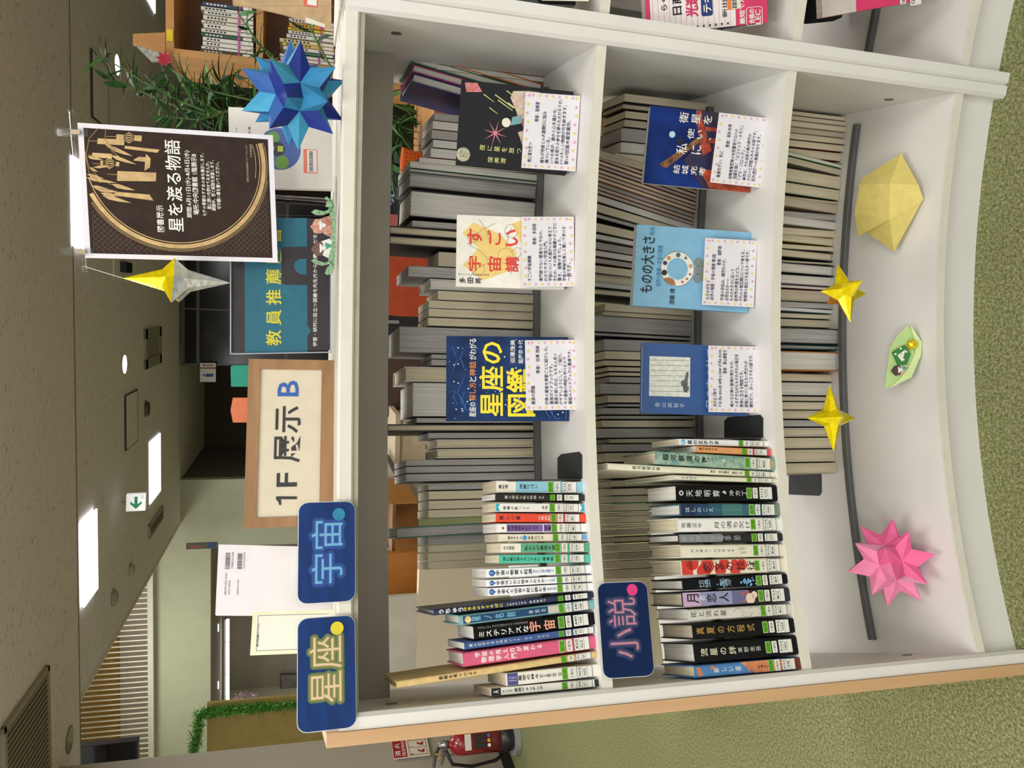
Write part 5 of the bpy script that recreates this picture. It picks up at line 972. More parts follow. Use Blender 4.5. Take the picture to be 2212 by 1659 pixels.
sign('navy sign with pink lettering under the top shelf',(1297,1472),(1288,1256),(1398,1248),(1422,1466),-.008,mat('08265A',.6,0,.18,9,0,0,'matte','06204C'),'小説','C98AA0',[(.15,'1E2E60'),(.09,'3E4472')],0,(1320,1292,1382,1424),'EE3F8E',(1365,1274),.0)

# ------------------------------------------------------------------ things standing on the top board
def pp(F,l): return [F.uv(x,y) for x,y in l]
def vfr(TL,TR,BL,base,tilt=0,face=None):
    # vertical frame through a base point (photo px on the board top at radius given)
    x,y,r=base; P=oncyl(x,y,R0+r); a=ang(P); n=-rad(a) if face is None else face
    n=(V((n.x,n.y,0)).normalized()*math.cos(tilt)+V((0,0,1))*math.sin(tilt))
    p=[onpl(q[0],q[1],P,n) for q in (TL,TR,BL)]
    return Fr(p[0],p[1]-p[0],p[2]-p[0])
# wooden frame sign
F=vfr((526,1142),(537,775),(718,1135),(718,950,.17)); u=F.U.normalized(); v=F.D.normalized(); w,h=F.U.length,F.D.length
t=thing('wooden_sign','wooden framed cream sign reading 1F and B on the bookcase top','sign',F.p(.5,1))
fw,fh=.060,.135
FACE[t.name]=slab(t,'sign_face',mat('D0C6AE',.6,0,.03,30),F,R4(fw*.5,fh*.6,1-fw*.5,1-fh*.6),.004,-.004)
for nm,pl in (('frame_rail',R4(0,0,1,fh)),('frame_rail',R4(0,1-fh*1.15,1,1)),('frame_stile',R4(0,fh,fw,1-fh*1.15)),('frame_stile',R4(1-fw,fh,1,1-fh*1.15))): slab(t,nm,OAKF,F,pl,.014,0)
decal(t,F,[pp(F,[(596,1072.5),(641,1072.5),(641,1078.5),(606,1078.5),(607,1083),(607,1091),(603,1091),(601,1084),(596,1079)])],ink('2A2B2C'),'numeral',-.0028)
letter(t,F,[('F',F.pr(597,1022,641,1052)),('展示',F.pr(591,877,650,999))],ink('2A2B2C'),'lettering',.01,-.003)
letter(t,F,[('B',F.pr(600,822,644,855))],ink('2B5AA8'),'blue_letter',.02,-.003)
# clear holder with teal sheet
F=vfr((497,766),(497,462),(716,762),(716,610,.19)); t=thing('acrylic_holder','clear acrylic holder with a teal and black recommendation sheet','sign holder',F.p(.5,1))
slab(t,'holder_shell',mat('FFFFFF',.03,kind='clear',var=0),F,R4(0,0,1,1),.004,.002)
TE=mat('20697E',.5,0,.05,60)
def pp(F,l): return [F.uv(x,y) for x,y in l]
FACE[t.name]=slab(t,'sheet',mat('332C2F',.35),F,R4(.02,.01,.985,.99),.0008,-.004)
decal(t,F,[pp(F,[(529,762),(527,470),(663,470),(663,532),(612,533),(608,540),(608,612),(618,615),(664,615),(664,702),(672,714),(664,726),(664,762)])],TE,'teal_panel',-.0036)
decal(t,F,[pp(F,[(662,558),(646,559),(637,566),(635,576),(640,586),(650,592),(662,593)])],TE,'teal_panel',-.0036)
letter(t,F,[('教 員 推 薦 図 書',F.pr(574,492,608,747))],ink('D9CF3A'),'title_lettering',.015,-.003)
letter(t,F,[('学習・研究に役立つ図書を先生方から推薦いただきました',F.pr(676,474,685,748))],WINK,'subtitle_lettering',.02,-.003)
slab(t,'holder_edge',mat('A9AEB6',.2,.3),F,R4(0,.985,1,1.0),.006,.003); slab(t,'holder_edge',mat('A9AEB6',.2,.3),F,R4(0,0,.008,1.0),.006,.003); slab(t,'holder_edge',mat('A9AEB6',.2,.3),F,R4(0,0,1,.012),.006,.003)
# white books with barcodes
F=vfr((465,1330),(472,1176),(716,1331),(716,1250,.24)); t=thing('upright_book','white book back with two barcodes behind the navy signs','book',F.p(.5,1))
FACE[t.name]=slab(t,'back_cover',mat('E2DEE0',.35,0,.03,20,coat=.3),F,rrect(0,0,1,1,.02,.012),.001,0); slab(t,'page_block',PG[1],F,R4(.01,.008,.99,.995),.012,-.0012); slab(t,'front_cover',mat('E2DEE0',.4),F,R4(0,0,1,1),.001,-.0135)
def bars(F,x0,x1,y0,y1,n,off=.0004):
    P=[]; random.seed(int(x0*7)); y=y0
    a=F.uv(x0,y1); b=F.uv(x1,y0)
    k=0;uu=a[0]; st=(b[0]-a[0])/n
    while uu<b[0]-st: 
        ww=random.choice([.35,.6,.9])*st; P.append(R4(uu,a[1],uu+ww,b[1])); uu+=ww+random.choice([.4,.6])*st
    return P
decal(t,F,bars(F,486,498,1193,1229,24),INK,'barcode',.0004); decal(t,F,bars(F,512,524,1193,1229,24),INK,'barcode',.0004)
letter(t,F,[('9784823612648',F.pr(499,1193,504,1228)),('1920095034005',F.pr(525,1193,529,1228)),('ISBN978-4-8236-1264-8',F.pr(484,1238,489,1285)),('C0095 ¥3400E',F.pr(492,1254,497,1285)),('定価(本体3400円+税)',F.pr(511,1252,516,1285))],ink('55535A'),'print',0,.0005)
F=vfr((540,1416),(546,1322),(716,1409),(700,1370,.12)); t=thing('info_card','pale green bordered library information card above the constellation sign','card',F.p(.5,1))
FACE[t.name]=slab(t,'card_sheet',mat('DDE3BE',.5),F,R4(0,0,1,1),.0012); decal(t,F,[R4(.08,.05,.93,.97)],mat('E4E1D2',.6,0,0),'inner_panel',.0003)
mb=MB(); 
for a,b in (((.1,.07),(.91,.07)),((.91,.07),(.91,.95)),((.1,.07),(.1,.95))): mb.tube([F.p(*a,.0005),F.p(*b,.0005)],.0004,4)
mb.out('border_line',ink('7A8078'),t); letter(t,F,[('群馬大学総合情報メディアセンター',F.pr(554,1345,558,1397))],INK,'lettering',.02,.0006)
# boards of clear stands behind cards
F=vfr((534,1448),(466,1178),(716,1448),(716,1300,.26))
# white book with earth drawing
F=vfr((497,402),(493,231),(718,408),(718,320,.26)); t=thing('upright_book','white book with a round earth drawing behind the poster corner','book',F.p(.5,1))
FACE[t.name]=slab(t,'front_cover',mat('DFDCD4',.4,0,.02,20),F,R4(0,0,1,1),.001); slab(t,'page_block',PG[1],F,R4(.0,.005,.99,.995),.013,-.0012); slab(t,'back_cover',mat('D6D2C8',.5),F,R4(-.02,-.005,1,1),.001,-.0145)
c=F.uv(604,322); decal(t,F,[circ(F,*c,.038,36)],ink('4E66A8'),'printed_earth',.0003)
decal(t,F,[circ(F,c[0]-.17,c[1]+.02,.013,10),circ(F,c[0]+.14,c[1]-.06,.012,9),[(c[0]+.05,c[1]-.17),(c[0]+.17,c[1]-.13),(c[0]+.1,c[1]-.08)]],ink('6E9A4A'),'printed_land',.0005)
decal(t,F,[circ(F,c[0],c[1]-.02,.013,16)],ink('3C3C40'),'printed_coat',.0007); decal(t,F,[circ(F,c[0]+.01,c[1]-.095,.008,14),[(c[0]-.08,c[1]-.06),(c[0]+.09,c[1]-.06),(c[0]+.06,c[1]-.075),(c[0]-.05,c[1]-.075)]],ink('D9D5C8'),'printed_hat',.0008); decal(t,F,[R4(c[0]-.035,c[1]-.02,c[0]+.04,c[1]+.035)],ink('B3C24A'),'printed_shirt',.0009)
decal(t,F,[R4(*F.pr(656,322,686,374))],ink('E0806A'),'barcode_border',.0004); decal(t,F,[R4(*F.pr(664,324,684,372))],mat('E8E4DC',.5,0,0),'barcode_label',.0006); decal(t,F,bars(F,668,676,327,370,26),INK,'barcode',.0009)
letter(t,F,[('ノート',F.pr(508,275,514,292)),('学+働',F.pr(536,274,542,290))],INK,'lettering',0,.0005)
# brown envelope / kraft book at the corner
F=vfr((503,8),(480,-60),(716,60),(716,0,.20)); t=thing('kraft_booklet','brown kraft paper booklet with a barcode label at the top edge','booklet',F.p(.5,1))
slab(t,'cover',mat('B89B74',.7,0,.1,60),F,pp(F,[(503,10),(545,15),(612,30),(716,62),(716,-60),(500,-60)]),.010); decal(t,F,[pp(F,[(656,13),(687,17),(687,-10),(656,-12)])],ink('D8644A'),'barcode_border'); decal(t,F,[pp(F,[(664,10),(684,13),(684,-10),(664,-10)])],TAGW,'barcode_label',.0006)
slab(t,'tag_strip',mat('DAD9C8',.5),F,pp(F,[(660,38),(668,40),(702,52),(702,60),(660,48)]),.001,.0008)
mb=MB(); mb.tube([F.q(548,16,.012),F.q(720,17,.012)],.0012,6); mb.tube([F.q(548,16,.012),F.q(553,-10,.012)],.0012,6); mb.out('clear_stand_wire',ACR,t)
t=thing('clear_block','small clear acrylic foot in front of the kraft booklet','stand',oncyl(715,68,R0+.16)); P=oncyl(712,68,R0+.16); MB().box((-.012,-.01,0),(.012,.01,.018),Matrix.Translation(V((P.x,P.y,ZT+.0005)))).out('block',ACR,t)
# poster on its clear stand
F=vfr((184,557),(163,265),(600,567),(718,440,.165)); P3=F.q(593,292)
t=thing('hanging_poster','dark brown poster with a gold ring and festival ornaments','poster',F.p(.5,0))
F=Fr(F.O,((F.q(163,265)-F.O)+(P3-F.q(600,567)))/2,F.D)
FACE[t.name]=slab(t,'sheet',mat('E6E3EA',.4,0,.02,10),F,R4(0,0,1,1),.0012)
DK=mat('382C26',.6,0,.12,50,0,0,'matte'); q0=(.035,.028,.965,.972); decal(t,F,[R4(*q0)],DK,'dark_ground')
pc=F.uv(377,347); rp=abs(F.uv(377,528)[0]-pc[0])*F.U.length; GO=mat('BFA06C',.4,.3,.15,60)
def ins(u,v): return q0[0]+.004<u<q0[2]-.004 and q0[1]+.004<v<q0[3]-.004
def ringpoly(r0,r1,a0=0,a1=360,st=5):
    Ps=[]
    for k in range(int((a1-a0)/st)):
        A_=math.radians(a0+k*st); B2=math.radians(a0+(k+1)*st); f=lambda a,r:(pc[0]+r*math.cos(a)/F.U.length,pc[1]+r*math.sin(a)/F.D.length)
        qd=[f(A_,r0),f(B2,r0),f(B2,r1),f(A_,r1)]
        if all(ins(*z_) for z_ in qd): Ps.append(qd)
    return Ps
decal(t,F,ringpoly(rp*1.0,rp*1.05)+ringpoly(rp*.975,rp*.985)+ringpoly(rp*1.062,rp*1.068)+ringpoly(rp*1.08,rp*1.084,90,250)+ringpoly(rp*.93,rp*.936,30,100),GO,'gold_ring',.0006)
# scale pattern outside the ring
mb=MB(); sz=.0092; i=0; vv=0
while vv*sz*.5<F.D.length:
    uu=0
    while uu*sz<F.U.length:
        cx_=(uu+.5*(vv%2))*sz; cy_=vv*sz*.5; u_,v_=cx_/F.U.length,cy_/F.D.length
        if math.hypot((u_-pc[0])*F.U.length,(v_-pc[1])*F.D.length)>rp*1.10 and ins(u_-.02,v_) and ins(u_+.02,v_-.015):
            pts=[(cx_+sz*.5*math.cos(a),cy_-sz*.5*math.sin(a)) for a in [math.pi*k/4 for k in range(5)]]
            for k in range(4):
                n=len(mb.v)
                for (x_,y_) in (pts[k],pts[k+1]):
                    for s_ in (1,.90): mb.v.append(F.p((cx_+(x_-cx_)*s_)/F.U.length,(cy_+(y_-cy_)*s_)/F.D.length,.0005))
                mb.f.append((n,n+1,n+3,n+2))
        uu+=1
    vv+=1
mb.out('scale_pattern',mat('6A5646',.5,0,0),t,kind='stuff')
def zp(l,sy=0): return pp(F,[(x/4.1475,y/4.1475+sy) for x,y in l])
orn=[zp([(875,1240),(1115,1252),(1112,1303),(873,1290)]),zp([(1043,1203),(1110,1208),(1110,1257),(1043,1255)]),zp([(1205,1212),(1272,1215),(1268,1268),(1200,1262)]),zp([(1120,1307),(1430,1342),(1410,1370),(1115,1332)]),zp([(828,1368),(1005,1380),(1003,1422),(826,1410)]),zp([(900,1440),(925,1440),(925,1490),(900,1490)]),zp([(1040,1452),(1070,1452),(1068,1492),(1038,1490)]),zp([(1052,1532),(1400,1548),(1398,1626),(1050,1622)]),
 zp([(1200,1430),(1245,1405),(1305,1410),(1310,1380),(1350,1420),(1345,1500),(1295,1532),(1300,1450),(1200,1440)]),zp([(1028,58),(1340,85),(1377,140),(1105,102),(1028,100)],400)]
for (cx0,cy0) in ((1157,1235),(982,1465)):
    for s_ in (0,1,2): orn.append(zp([(cx0-50,cy0-20+s_*6),(cx0,cy0-50+s_*22),(cx0+48,cy0-18+s_*6),(cx0,cy0-38+s_*22)])); orn.append(zp([(cx0-50,cy0+20-s_*6),(cx0,cy0+50-s_*22),(cx0+48,cy0+20-s_*6),(cx0,cy0+38-s_*22)]))
def leaf(x0,y0,x1,y1,wd,sy=0):
    dx,dy=x1-x0,y1-y0; l=math.hypot(dx,dy); nx,ny=-dy/l*wd,dx/l*wd; return zp([(x0,y0),(x0+dx*.25+nx,y0+dy*.25+ny),(x0+dx*.6+nx*.8,y0+dy*.6+ny*.8),(x1,y1),(x0+dx*.6-nx*.5,y0+dy*.6-ny*.5),(x0+dx*.25-nx*.7,y0+dy*.25-ny*.7)],sy)
orn+=[leaf(970,1310,1190,1400,22),leaf(990,1390,1225,1475,20),leaf(940,1290,1090,1365,16),leaf(780,1400,930,1435,16),leaf(800,1500,880,1540,14),leaf(780,1560,930,1600,18),leaf(770,1590,1050,1640,20),leaf(830,1500,1040,1480,14)]
orn+=[leaf(820,5,1000,45,18,400),leaf(850,30,1080,65,20,400),leaf(915,90,1180,160,22,400),leaf(900,70,1100,100,18,400),leaf(1000,-10,1215,48,22,400)]
mb=MB()
for P_ in orn:
    pts=[F.p(min(q0[2],max(q0[0],u_)),v_,.0008) for u_,v_ in P_]; n=len(mb.v); mb.v+=pts
    for tr_ in tessellate_polygon([pts]): mb.f.append(tuple(i_+n for i_ in tr_))
for l in ([(880,1150),(800,1240),(770,1400),(800,1550),(900,1640)],[(950,1155),(940,1250),(1010,1360),(1090,1420)],[(950,1222),(1045,1226)],[(800,1262),(875,1266)],[(790,1388),(830,1392)],[(830,1465),(905,1468)],[(960,1560),(1050,1566)],[(760,1350),(800,1500),(900,1600),(1000,1655)]): mb.tube([F.p(*z_,.0007) for z_ in zp(l)],.0006,4)
mb.out('gold_ornaments',GO,t)
letter(t,F,[('図書展示',F.pr(340,443,356,501)),('星を渡る物語',F.pr(364,302,398,500)),('期間:6月11日(水)-8月6日(水)',F.pr(404,325,417,470)),('場所:中央図書館 1階展示B',F.pr(418,332,431,464)),('七夕の季節おすすめの本を展示します。',F.pr(438,331,447,467)),('星に想いを馳せてみませんか。',F.pr(448,349,457,452)),('期間中、笹と短冊を用意します。',F.pr(458,346,467,455)),('ぜひ願い事を書いてください。',F.pr(469,350,478,452))],WINK,'lettering',.01,.0009)
letter(t,F,[('群馬大学総合情報メディアセンター',F.pr(533,312,538,393)),('中央図書館',F.pr(540,312,545,340))],ink('B3A58E'),'small_lettering',0,.0009)
# rod, clips and post
st=thing('clear_poster_stand','clear acrylic post with a cross rod holding the poster','stand',oncyl(718,434,R0+.175))
Pm=oncyl(718,434,R0+.175); Pm.z=ZT+.001; off=-F.N*.012
ra=F.q(152,240)-F.N*.006; rb=F.q(180,581)-F.N*.006
MB().tube([ra,rb],.0035,10).out('cross_rod',ACR,st,smooth=True)
for p_ in (ra,rb): MB().lathe(p_,[(.001,-.005),(.005,-.003),(.005,.003),(.001,.005)],(rb-ra),10).out('rod_knob',ACR,st,smooth=True)
mid=ra.lerp(rb,.5); Pt=V((Pm.x,Pm.y,mid.z)); MB().tube([Pm,V((Pm.x,Pm.y,mid.z-.01)),mid-F.N*.006],.0045,10).out('post',ACR,st,smooth=True)
MB().lathe(Pm,[(.045,0),(.045,.004),(.01,.006)],n=28).out('base_disc',ACR,st)
for (x,y,lab) in ((158,287,'right'),(170,544,'left')):
    c=thing('clear_clip','clear plastic clip gripping the %s upper corner of the poster'%lab,'clip',F.q(x,y)); 
    for k,sg in enumerate((1,-1)):
        pl=rrect(-.006,-.033,.006,.016,.003,.003); o_=F.q(x+10,y); uu_,vv_=F.U.normalized(),F.D.normalized(); ns=F.N*sg
        MB().ext([o_+uu_*a_+vv_*b_+ns*(.0016+.004*max(0,-b_/.033)) for a_,b_ in pl],ns*.002).out('jaw',ACR,c)
    MB().tube([F.q(x+2,y)+F.U.normalized()*s_-F.N*.004 for s_ in (-.005,.005)],.0035,8).out('hinge',ACR,c); MB().box((-.0035,-.002,-.007),(.0035,.002,.007),frame(F.q(x+7,y)+F.N*.005,F.U.normalized(),F.N,-F.D.normalized())).out('spring_band',mat('9A8A74',.3,.5),c)
# folded paper boxes on the frame
for (l,m_,pl) in (('teal folded paper peeking over the wooden sign',mat('1E8F78',.7,0,.05,40),[(499,834),(498,792),(504,789),(536,792),(536,834)]),('orange folded paper peeking over the wooden sign',mat('D2754E',.7,0,.05,40),[(503,912),(498,886),(503,859),(536,857),(534,913)])):
    F=vfr((480,960),(480,760),(720,960),(718,870,.22)); t=thing('folded_paper',l,'origami',F.q(700,pl[0][1])); P=[F.uv(x,y) for x,y in pl]+[F.uv(700,pl[-1][1]-8),F.uv(700,pl[0][1]+8)]
    P=[F.uv(*pl[0]),F.uv(*pl[1]),F.uv(*pl[2]),F.uv(715,pl[2][1]),F.uv(715,pl[0][1])]
    slab(t,'front_fold',m_,F,P,.014)
# origami dolls
def doll(t,F,c,s,hair,body,body2,hat=None,kind=0):
    u,v=c; a=s/F.U.length; b=s/F.D.length
    slab(t,'kimono',body,F,[(u-a*.55,v+b*.05),(u+a*.5,v-b*.15),(u+a*.75,v+b*.55),(u+a*.3,v+b*1.0),(u-a*.5,v+b*1.0),(u-a*.8,v+b*.5)],s*.25,0)
    slab(t,'hair',hair,F,[(u-a*.55,v),(u-a*.6,v-b*.45),(u-a*.1,v-b*.85),(u+a*.45,v-b*.5),(u+a*.5,v-b*.05),(u,v+b*.18)],s*.3,s*.05)
    slab(t,'face',mat('EDE8E2',.7,0,0),F,[(u-a*.38,v-b*.18),(u+a*.34,v-b*.2),(u+a*.02,v+b*.32)],s*.05,s*.09)
    dots=[circ(F,u-a*.12,v-b*.05,s*.035,8),circ(F,u+a*.1,v-b*.06,s*.035,8)]; decal(t,F,dots,INK,'eyes',s*.09+.0004)
    decal(t,F,[circ(F,u-a*.22,v-b*.0,s*.035,8),circ(F,u+a*.2,v-b*.01,s*.035,8)],ink('C96A6A'),'cheeks',s*.09+.0004); mb=MB(); mb.tube([F.p(u-a*.04,v+b*.06,s*.09+.0004),F.p(u,v+b*.09,s*.09+.0004),F.p(u+a*.04,v+b*.055,s*.09+.0004)],s*.012,4); mb.out('mouth',INK,t)
    slab(t,'collar',body2,F,[(u-a*.1,v+b*.3),(u+a*.45,v+b*.2),(u+a*.2,v+b*.8)],s*.04,s*.04)
FL=mat('D9B8A4',.7,0,.4,500,0,0,None,'A85A50'); DG=mat('6B5046',.7,0,.3,500)
F=vfr((660,560),(660,440),(722,560),(716,500,.06)); 
t=thing('paper_doll','small origami doll in a pink flowered kimono on the leaf sprig','origami',F.q(715,485)); doll(t,F,F.uv(696,487),.022,FL,FL,mat('B5705E',.7))
t=thing('paper_doll','small origami doll with white and brown folds on the leaf sprig','origami',F.q(715,538)); doll(t,F,F.uv(696,536),.021,DG,mat('E6E2DA',.7),mat('3E9A80',.7))
t=thing('leaf_sprig','green felt leaf sprig cradling two paper dolls on the bookcase top','ornament',F.q(722,510)); FE_=mat('5E8A62',.85,0,.4,300,.3,0,None,'9AB694')
slab(t,'leaf_boat',FE_,F,pp(F,[(709,452),(722,445),(724,470),(725,540),(722,575),(712,572),(709,560),(716,530),(718,500),(715,470)]),.022,.012)
for l in ([(703,450),(704,441),(714,432),(721,445),(716,452)],[(700,432),(705,428),(720,440),(718,448),(712,440)],[(672,462),(680,456),(700,460),(712,455),(712,462),(698,468),(682,468)],[(672,565),(678,562),(700,570),(712,566),(712,572),(698,576),(680,573)],[(701,592),(706,580),(714,572),(722,580),(718,592),(706,596)]): slab(t,'felt_leaf',FE_,F,pp(F,l),.003,.016)

# paper stars -------------------------------------------------------
def spiky(label,center,R,dirs,cols,name='paper_star_ball',tip=1.0,pit=.46,mid=.63,zfix=None):
    phi=(1+5**.5)/2
    ico=[V(p).normalized() for p in [(0,s,t_*phi) for s in(1,-1) for t_ in(1,-1)]+[(s,t_*phi,0) for s in(1,-1) for t_ in(1,-1)]+[(t_*phi,0,s) for s in(1,-1) for t_ in(1,-1)]]
    A,Bv=dirs  # two neighbouring pit directions in world
    i0=0; nb=[j for j in range(12) if j!=i0 and ico[i0].dot(ico[j])>.4]; j0=nb[0]
    def basis(a,b): x=a.normalized(); z=a.cross(b).normalized(); y=z.cross(x); return Matrix(((x.x,y.x,z.x),(x.y,y.y,z.y),(x.z,y.z,z.z)))
    Rm=basis(A,Bv)@basis(ico[i0],ico[j0]).transposed(); ico=[Rm@p for p in ico]
    E_=[(i,j) for i in range(12) for j in range(i+1,12) if ico[i].dot(ico[j])>.4]
    T_=[(i,j,k) for i in range(12) for j in range(i+1,12) for k in range(j+1,12) if min(ico[i].dot(ico[j]),ico[j].dot(ico[k]),ico[i].dot(ico[k]))>.4]
    t=thing(name,label,'origami',center); random.seed(8)
    mids={e:(ico[e[0]]+ico[e[1]]).normalized()*mid*R for e in E_}
    parts={e:MB() for e in E_}
    for (i,j,k) in T_:
        tp=(ico[i]+ico[j]+ico[k]).normalized()*R*tip
        for (p,a,b) in ((i,j,k),(j,k,i),(k,i,j)):
            e1=tuple(sorted((p,a))); e2=tuple(sorted((p,b))); P=ico[p]*pit*R
            # orientation decides the owner edge so each edge gets two opposite faces
            own=e1 if (ico[a]-ico[p]).cross(ico[b]-ico[p]).dot(ico[p])>0 else e2
            q=[center+x for x in (P,mids[e1],tp,mids[e2])]; nn=(q[1]-q[0]).cross(q[3]-q[0]).normalized(); 
            if nn.dot(ico[p])<0: nn=-nn
            mb=parts[own]; n=len(mb.v); mb.v+=q+[x-nn*.0008 for x in q]
            mb.f+=[(n,n+1,n+2),(n,n+2,n+3),(n+6,n+5,n+4),(n+7,n+6,n+4),(n,n+4,n+5,n+1),(n+1,n+5,n+6,n+2),(n+2,n+6,n+7,n+3),(n+3,n+7,n+4,n)]
    for i,(e,mb) in enumerate(parts.items()): mb.out('folded_unit',cols[(e[0]*7+e[1]*3)%len(cols)],t)
    return t
def pitdir(dx,dy,rp):  # photo offsets -> world direction
    z=math.sqrt(max(.01,rp*rp-dx*dx-dy*dy)); return (-RT*dy-UP*dx-FW*z).normalized()
C1=onpl(636,206,cp(.26,R0+.0,0),-rad(.2)); C1=EYE+ray(636,206)*(1.34)
Rb=.079
C1.z=max(C1.z,ZT+.066)
spiky('blue three-tone origami star ball on the top board',C1,Rb*1.08,(pitdir(25.3,-9.2,54),pitdir(-26.5,14,54)),[mat('2C86B8',.7,0,.05,90),mat('2F5FA6',.7,0,.05,90),mat('0F2A86',.7,0,.05,90),mat('43A0C8',.7,0,.05,90)])
d=ray(1923,1215); z_=Z3+.07; C2=EYE+d*((z_-ZC)/d.z)
spiky('pink two-tone origami star ball on the bottom shelf',C2,.0875,(pitdir(5,-13.5,45),pitdir(-39.4,2.4,45)),[mat('F06A9E',.6,0,.05,90),mat('EFA0C4',.6,0,.05,90),mat('F58CB4',.6,0,.05,90)])
GOLD=mat('F4DC00',.22,.55,.12,90,.4); GOLD2=mat('EE9A18',.25,.8,.2,90,.5); SILV=mat('DEDED8',.22,.6,.15,90,.5)
def foil(label,px,py,dist,r,rot,mats,thread_px,zdir=1,up=1.0,dn=1.0,rt=1.0,lf=1.0,dep=.75,ztop=None,byz=False):
    C=EYE+ray(px,py)*dist; t=thing('foil_star',label,'star',C)
    z=V((0,0,1)); n=V((FW.x,FW.y,0)).normalized(); x=n.cross(z); c,s=math.cos(rot),math.sin(rot); X_=x*c+n*s; Y_=-x*s+n*c
    ax=[(X_,rt),(-X_,lf),(Y_,dep),(-Y_,dep),(z,up),(-z,dn)]; q=.30; m=.20
    groups={0:MB(),1:MB()}
    for sx in (0,1):
        for sy in (2,3):
            for sz in (4,5):
                tri=[ax[sx],ax[sy],ax[sz]]; cc=C+(tri[0][0]+tri[1][0]+tri[2][0])*r*m
                for a in range(3):
                    b=(a+1)%3; mid=C+(tri[a][0]+tri[b][0])*r*q*.95
                    for e in (a,b):
                        g=groups[(0 if sz==4 else 1) if byz else (0 if (sy==3)==(zdir>0) else 1)]; k=len(g.v); g.v+=[C+tri[e][0]*r*tri[e][1],mid,cc]; g.f.append((k,k+1,k+2))
    groups[0].out('foil_face',mats[0],t); groups[1].out('foil_back',mats[1],t)
    T=C+z*r*up; top=onpl(thread_px[0],thread_px[1],C,n) if ztop is None else V((T.x,T.y,ztop)); MB().tube([T,top],.0006,5).out('thread',mat('D8D6CE',.5),t); return t
foil('gold and silver foil star hanging from the poster rod',382,606,1.42,.072,.9,(GOLD,SILV),(181,575),1,1.15,1.2,.5,.95,.6,None,True)
foil('gold foil star with an orange arm on the bottom shelf, hung from the shelf above',1823,632,1.43,.052,.32,(GOLD,GOLD2),(1700,625),1,.88,.85,1.05,1.05,.9,Z2-.018)
foil('gold foil four-pointed star hanging nearer the pink star ball',1796,903,1.44,.052,.12,(GOLD,SILV),(1700,905),1,.95,.95,1.12,1.12,.5,Z2-.018)
# large pale yellow folded paper star
YP=mat('DDCB74',.7,0,.05,60,.1)
zs=Z3+.001
def shelfpt(px,py,z): d=ray(px,py); return EYE+d*((z-ZC)/d.z)
C3=shelfpt(1920,440,Z3+.03); nrm=-FW
pl0=[(1946.5,331.6,.022),(1994.6,430,.006),(1931.4,543.4,.022),(1872,502.5,.045),(1853,510.4,.06),(1846,460,.075),(1856.7,400,.075),(1861,386,.065)]
ps=[EYE+ray(x,y)*((Z3+z-ZC)/ray(x,y).z) for x,y,z in pl0]
A1=EYE+ray(1922.5,396)*((Z3+.062-ZC)/ray(1922.5,396).z); A2=EYE+ray(1920.6,475)*((Z3+.062-ZC)/ray(1920.6,475).z); A3=EYE+ray(1984.5,400)*((Z3+.018-ZC)/ray(1984.5,400).z)
bt=EYE+ray(1925,440)*((Z3+.002-ZC)/ray(1925,440).z)+V((0,.03,0)); bt.z=Z3+.001
t=thing('folded_paper_star','large pale yellow folded paper star on the bottom shelf','origami',bt)
vs=ps+[A1,A2,A3,bt]; iA,iB,iC,iD=8,9,10,11
f1=[(0,iA,iC),(iC,iA,1),(1,iA,iB)]; f2=[(1,iB,2)]; f3=[(0,7,iA),(7,6,iA),(6,5,iA),(5,iB,iA),(5,4,iB),(4,3,iB),(3,2,iB)]
back=[(i,(i+1)%8,iD) for i in range(8)]
MB().add(vs,f1+f2).out('lower_folds',YP,t); MB().add(vs,f3).out('upper_folds',YP,t); MB().add(vs,[(b,a,c) for a,b,c in back]).out('back_folds',YP,t)
# green boat with doll
P0=shelfpt(1990,770,Z3+.002); n=-rad(ang(P0)); n=(n*math.cos(.5)+V((0,0,1))*math.sin(.5)).normalized(); F=Fr(P0-V((.06,0,0)),tan_(ang(P0))*.12,-(V((0,0,1))-n*n.z).normalized()*.06)
t=thing('paper_boat','light green folded paper boat carrying a doll on the bottom shelf','origami',P0); GB=mat('CBE09C',.7,0,.04,40); GB2=mat('B4D28A',.7,0,.04,40)
slab(t,'hull_back',GB2,F,pp(F,[(1964,701),(1940,725),(1925,752),(1913,838),(1930,834),(1965,800),(1988,768),(1992,742)]),.002,-.010)
slab(t,'hull_front',GB,F,pp(F,[(1964,701),(1990,740),(1988,768),(1967,816),(1916,840),(1935,826),(1958,800),(1975,765),(1976,742)]),.003,.006)
for a,b in (((1964,701),(1913,838)),): MB().ext([F.q(1964,702,-.01),F.q(1990,742,.004),F.q(1968,816,.004),F.q(1914,838,-.01)],-F.N*.001).out('hull_floor',GB2,t)
t=thing('paper_doll','origami doll with brown hair in the green paper boat','origami',F.q(1960,800)); doll(t,F,F.uv(1944,799),.019,mat('4A3230',.7),mat('C9BE9A',.7),mat('4FA08A',.7))
t=thing('paper_doll','origami doll in a green flowered kimono with a yellow foil piece in the boat','origami',F.q(1958,770)); GF=mat('2E7A34',.7,0,.05,40)
slab(t,'kimono',GF,F,pp(F,[(1927,760),(1953,745),(1967,765),(1958,788),(1940,790)]),.006,.002); slab(t,'face',mat('EDE8E2',.7),F,pp(F,[(1938,768),(1955,755),(1948,782)]),.002,.004)
decal(t,F,[circ(F,*F.uv(x,y),.0009,8) for x,y in ((1944,768),(1947,772),(1950,767),(1946,764))],INK,'eyes',.0045); decal(t,F,[star(F,*F.uv(x,y),.0028,6,.5) for x,y in ((1945,753),(1951,777),(1957,760),(1934,765))],WINK,'printed_flowers',.0025)
c=F.q(1966,748,.008); MB().lathe(c-V((0,0,.010)),[(.002,0),(.009,.004),(.011,.010),(.008,.017),(.002,.021)],V((.3,-.2,1)),10).out('foil_piece',mat('E0C818',.3,.4,.1,200),t)

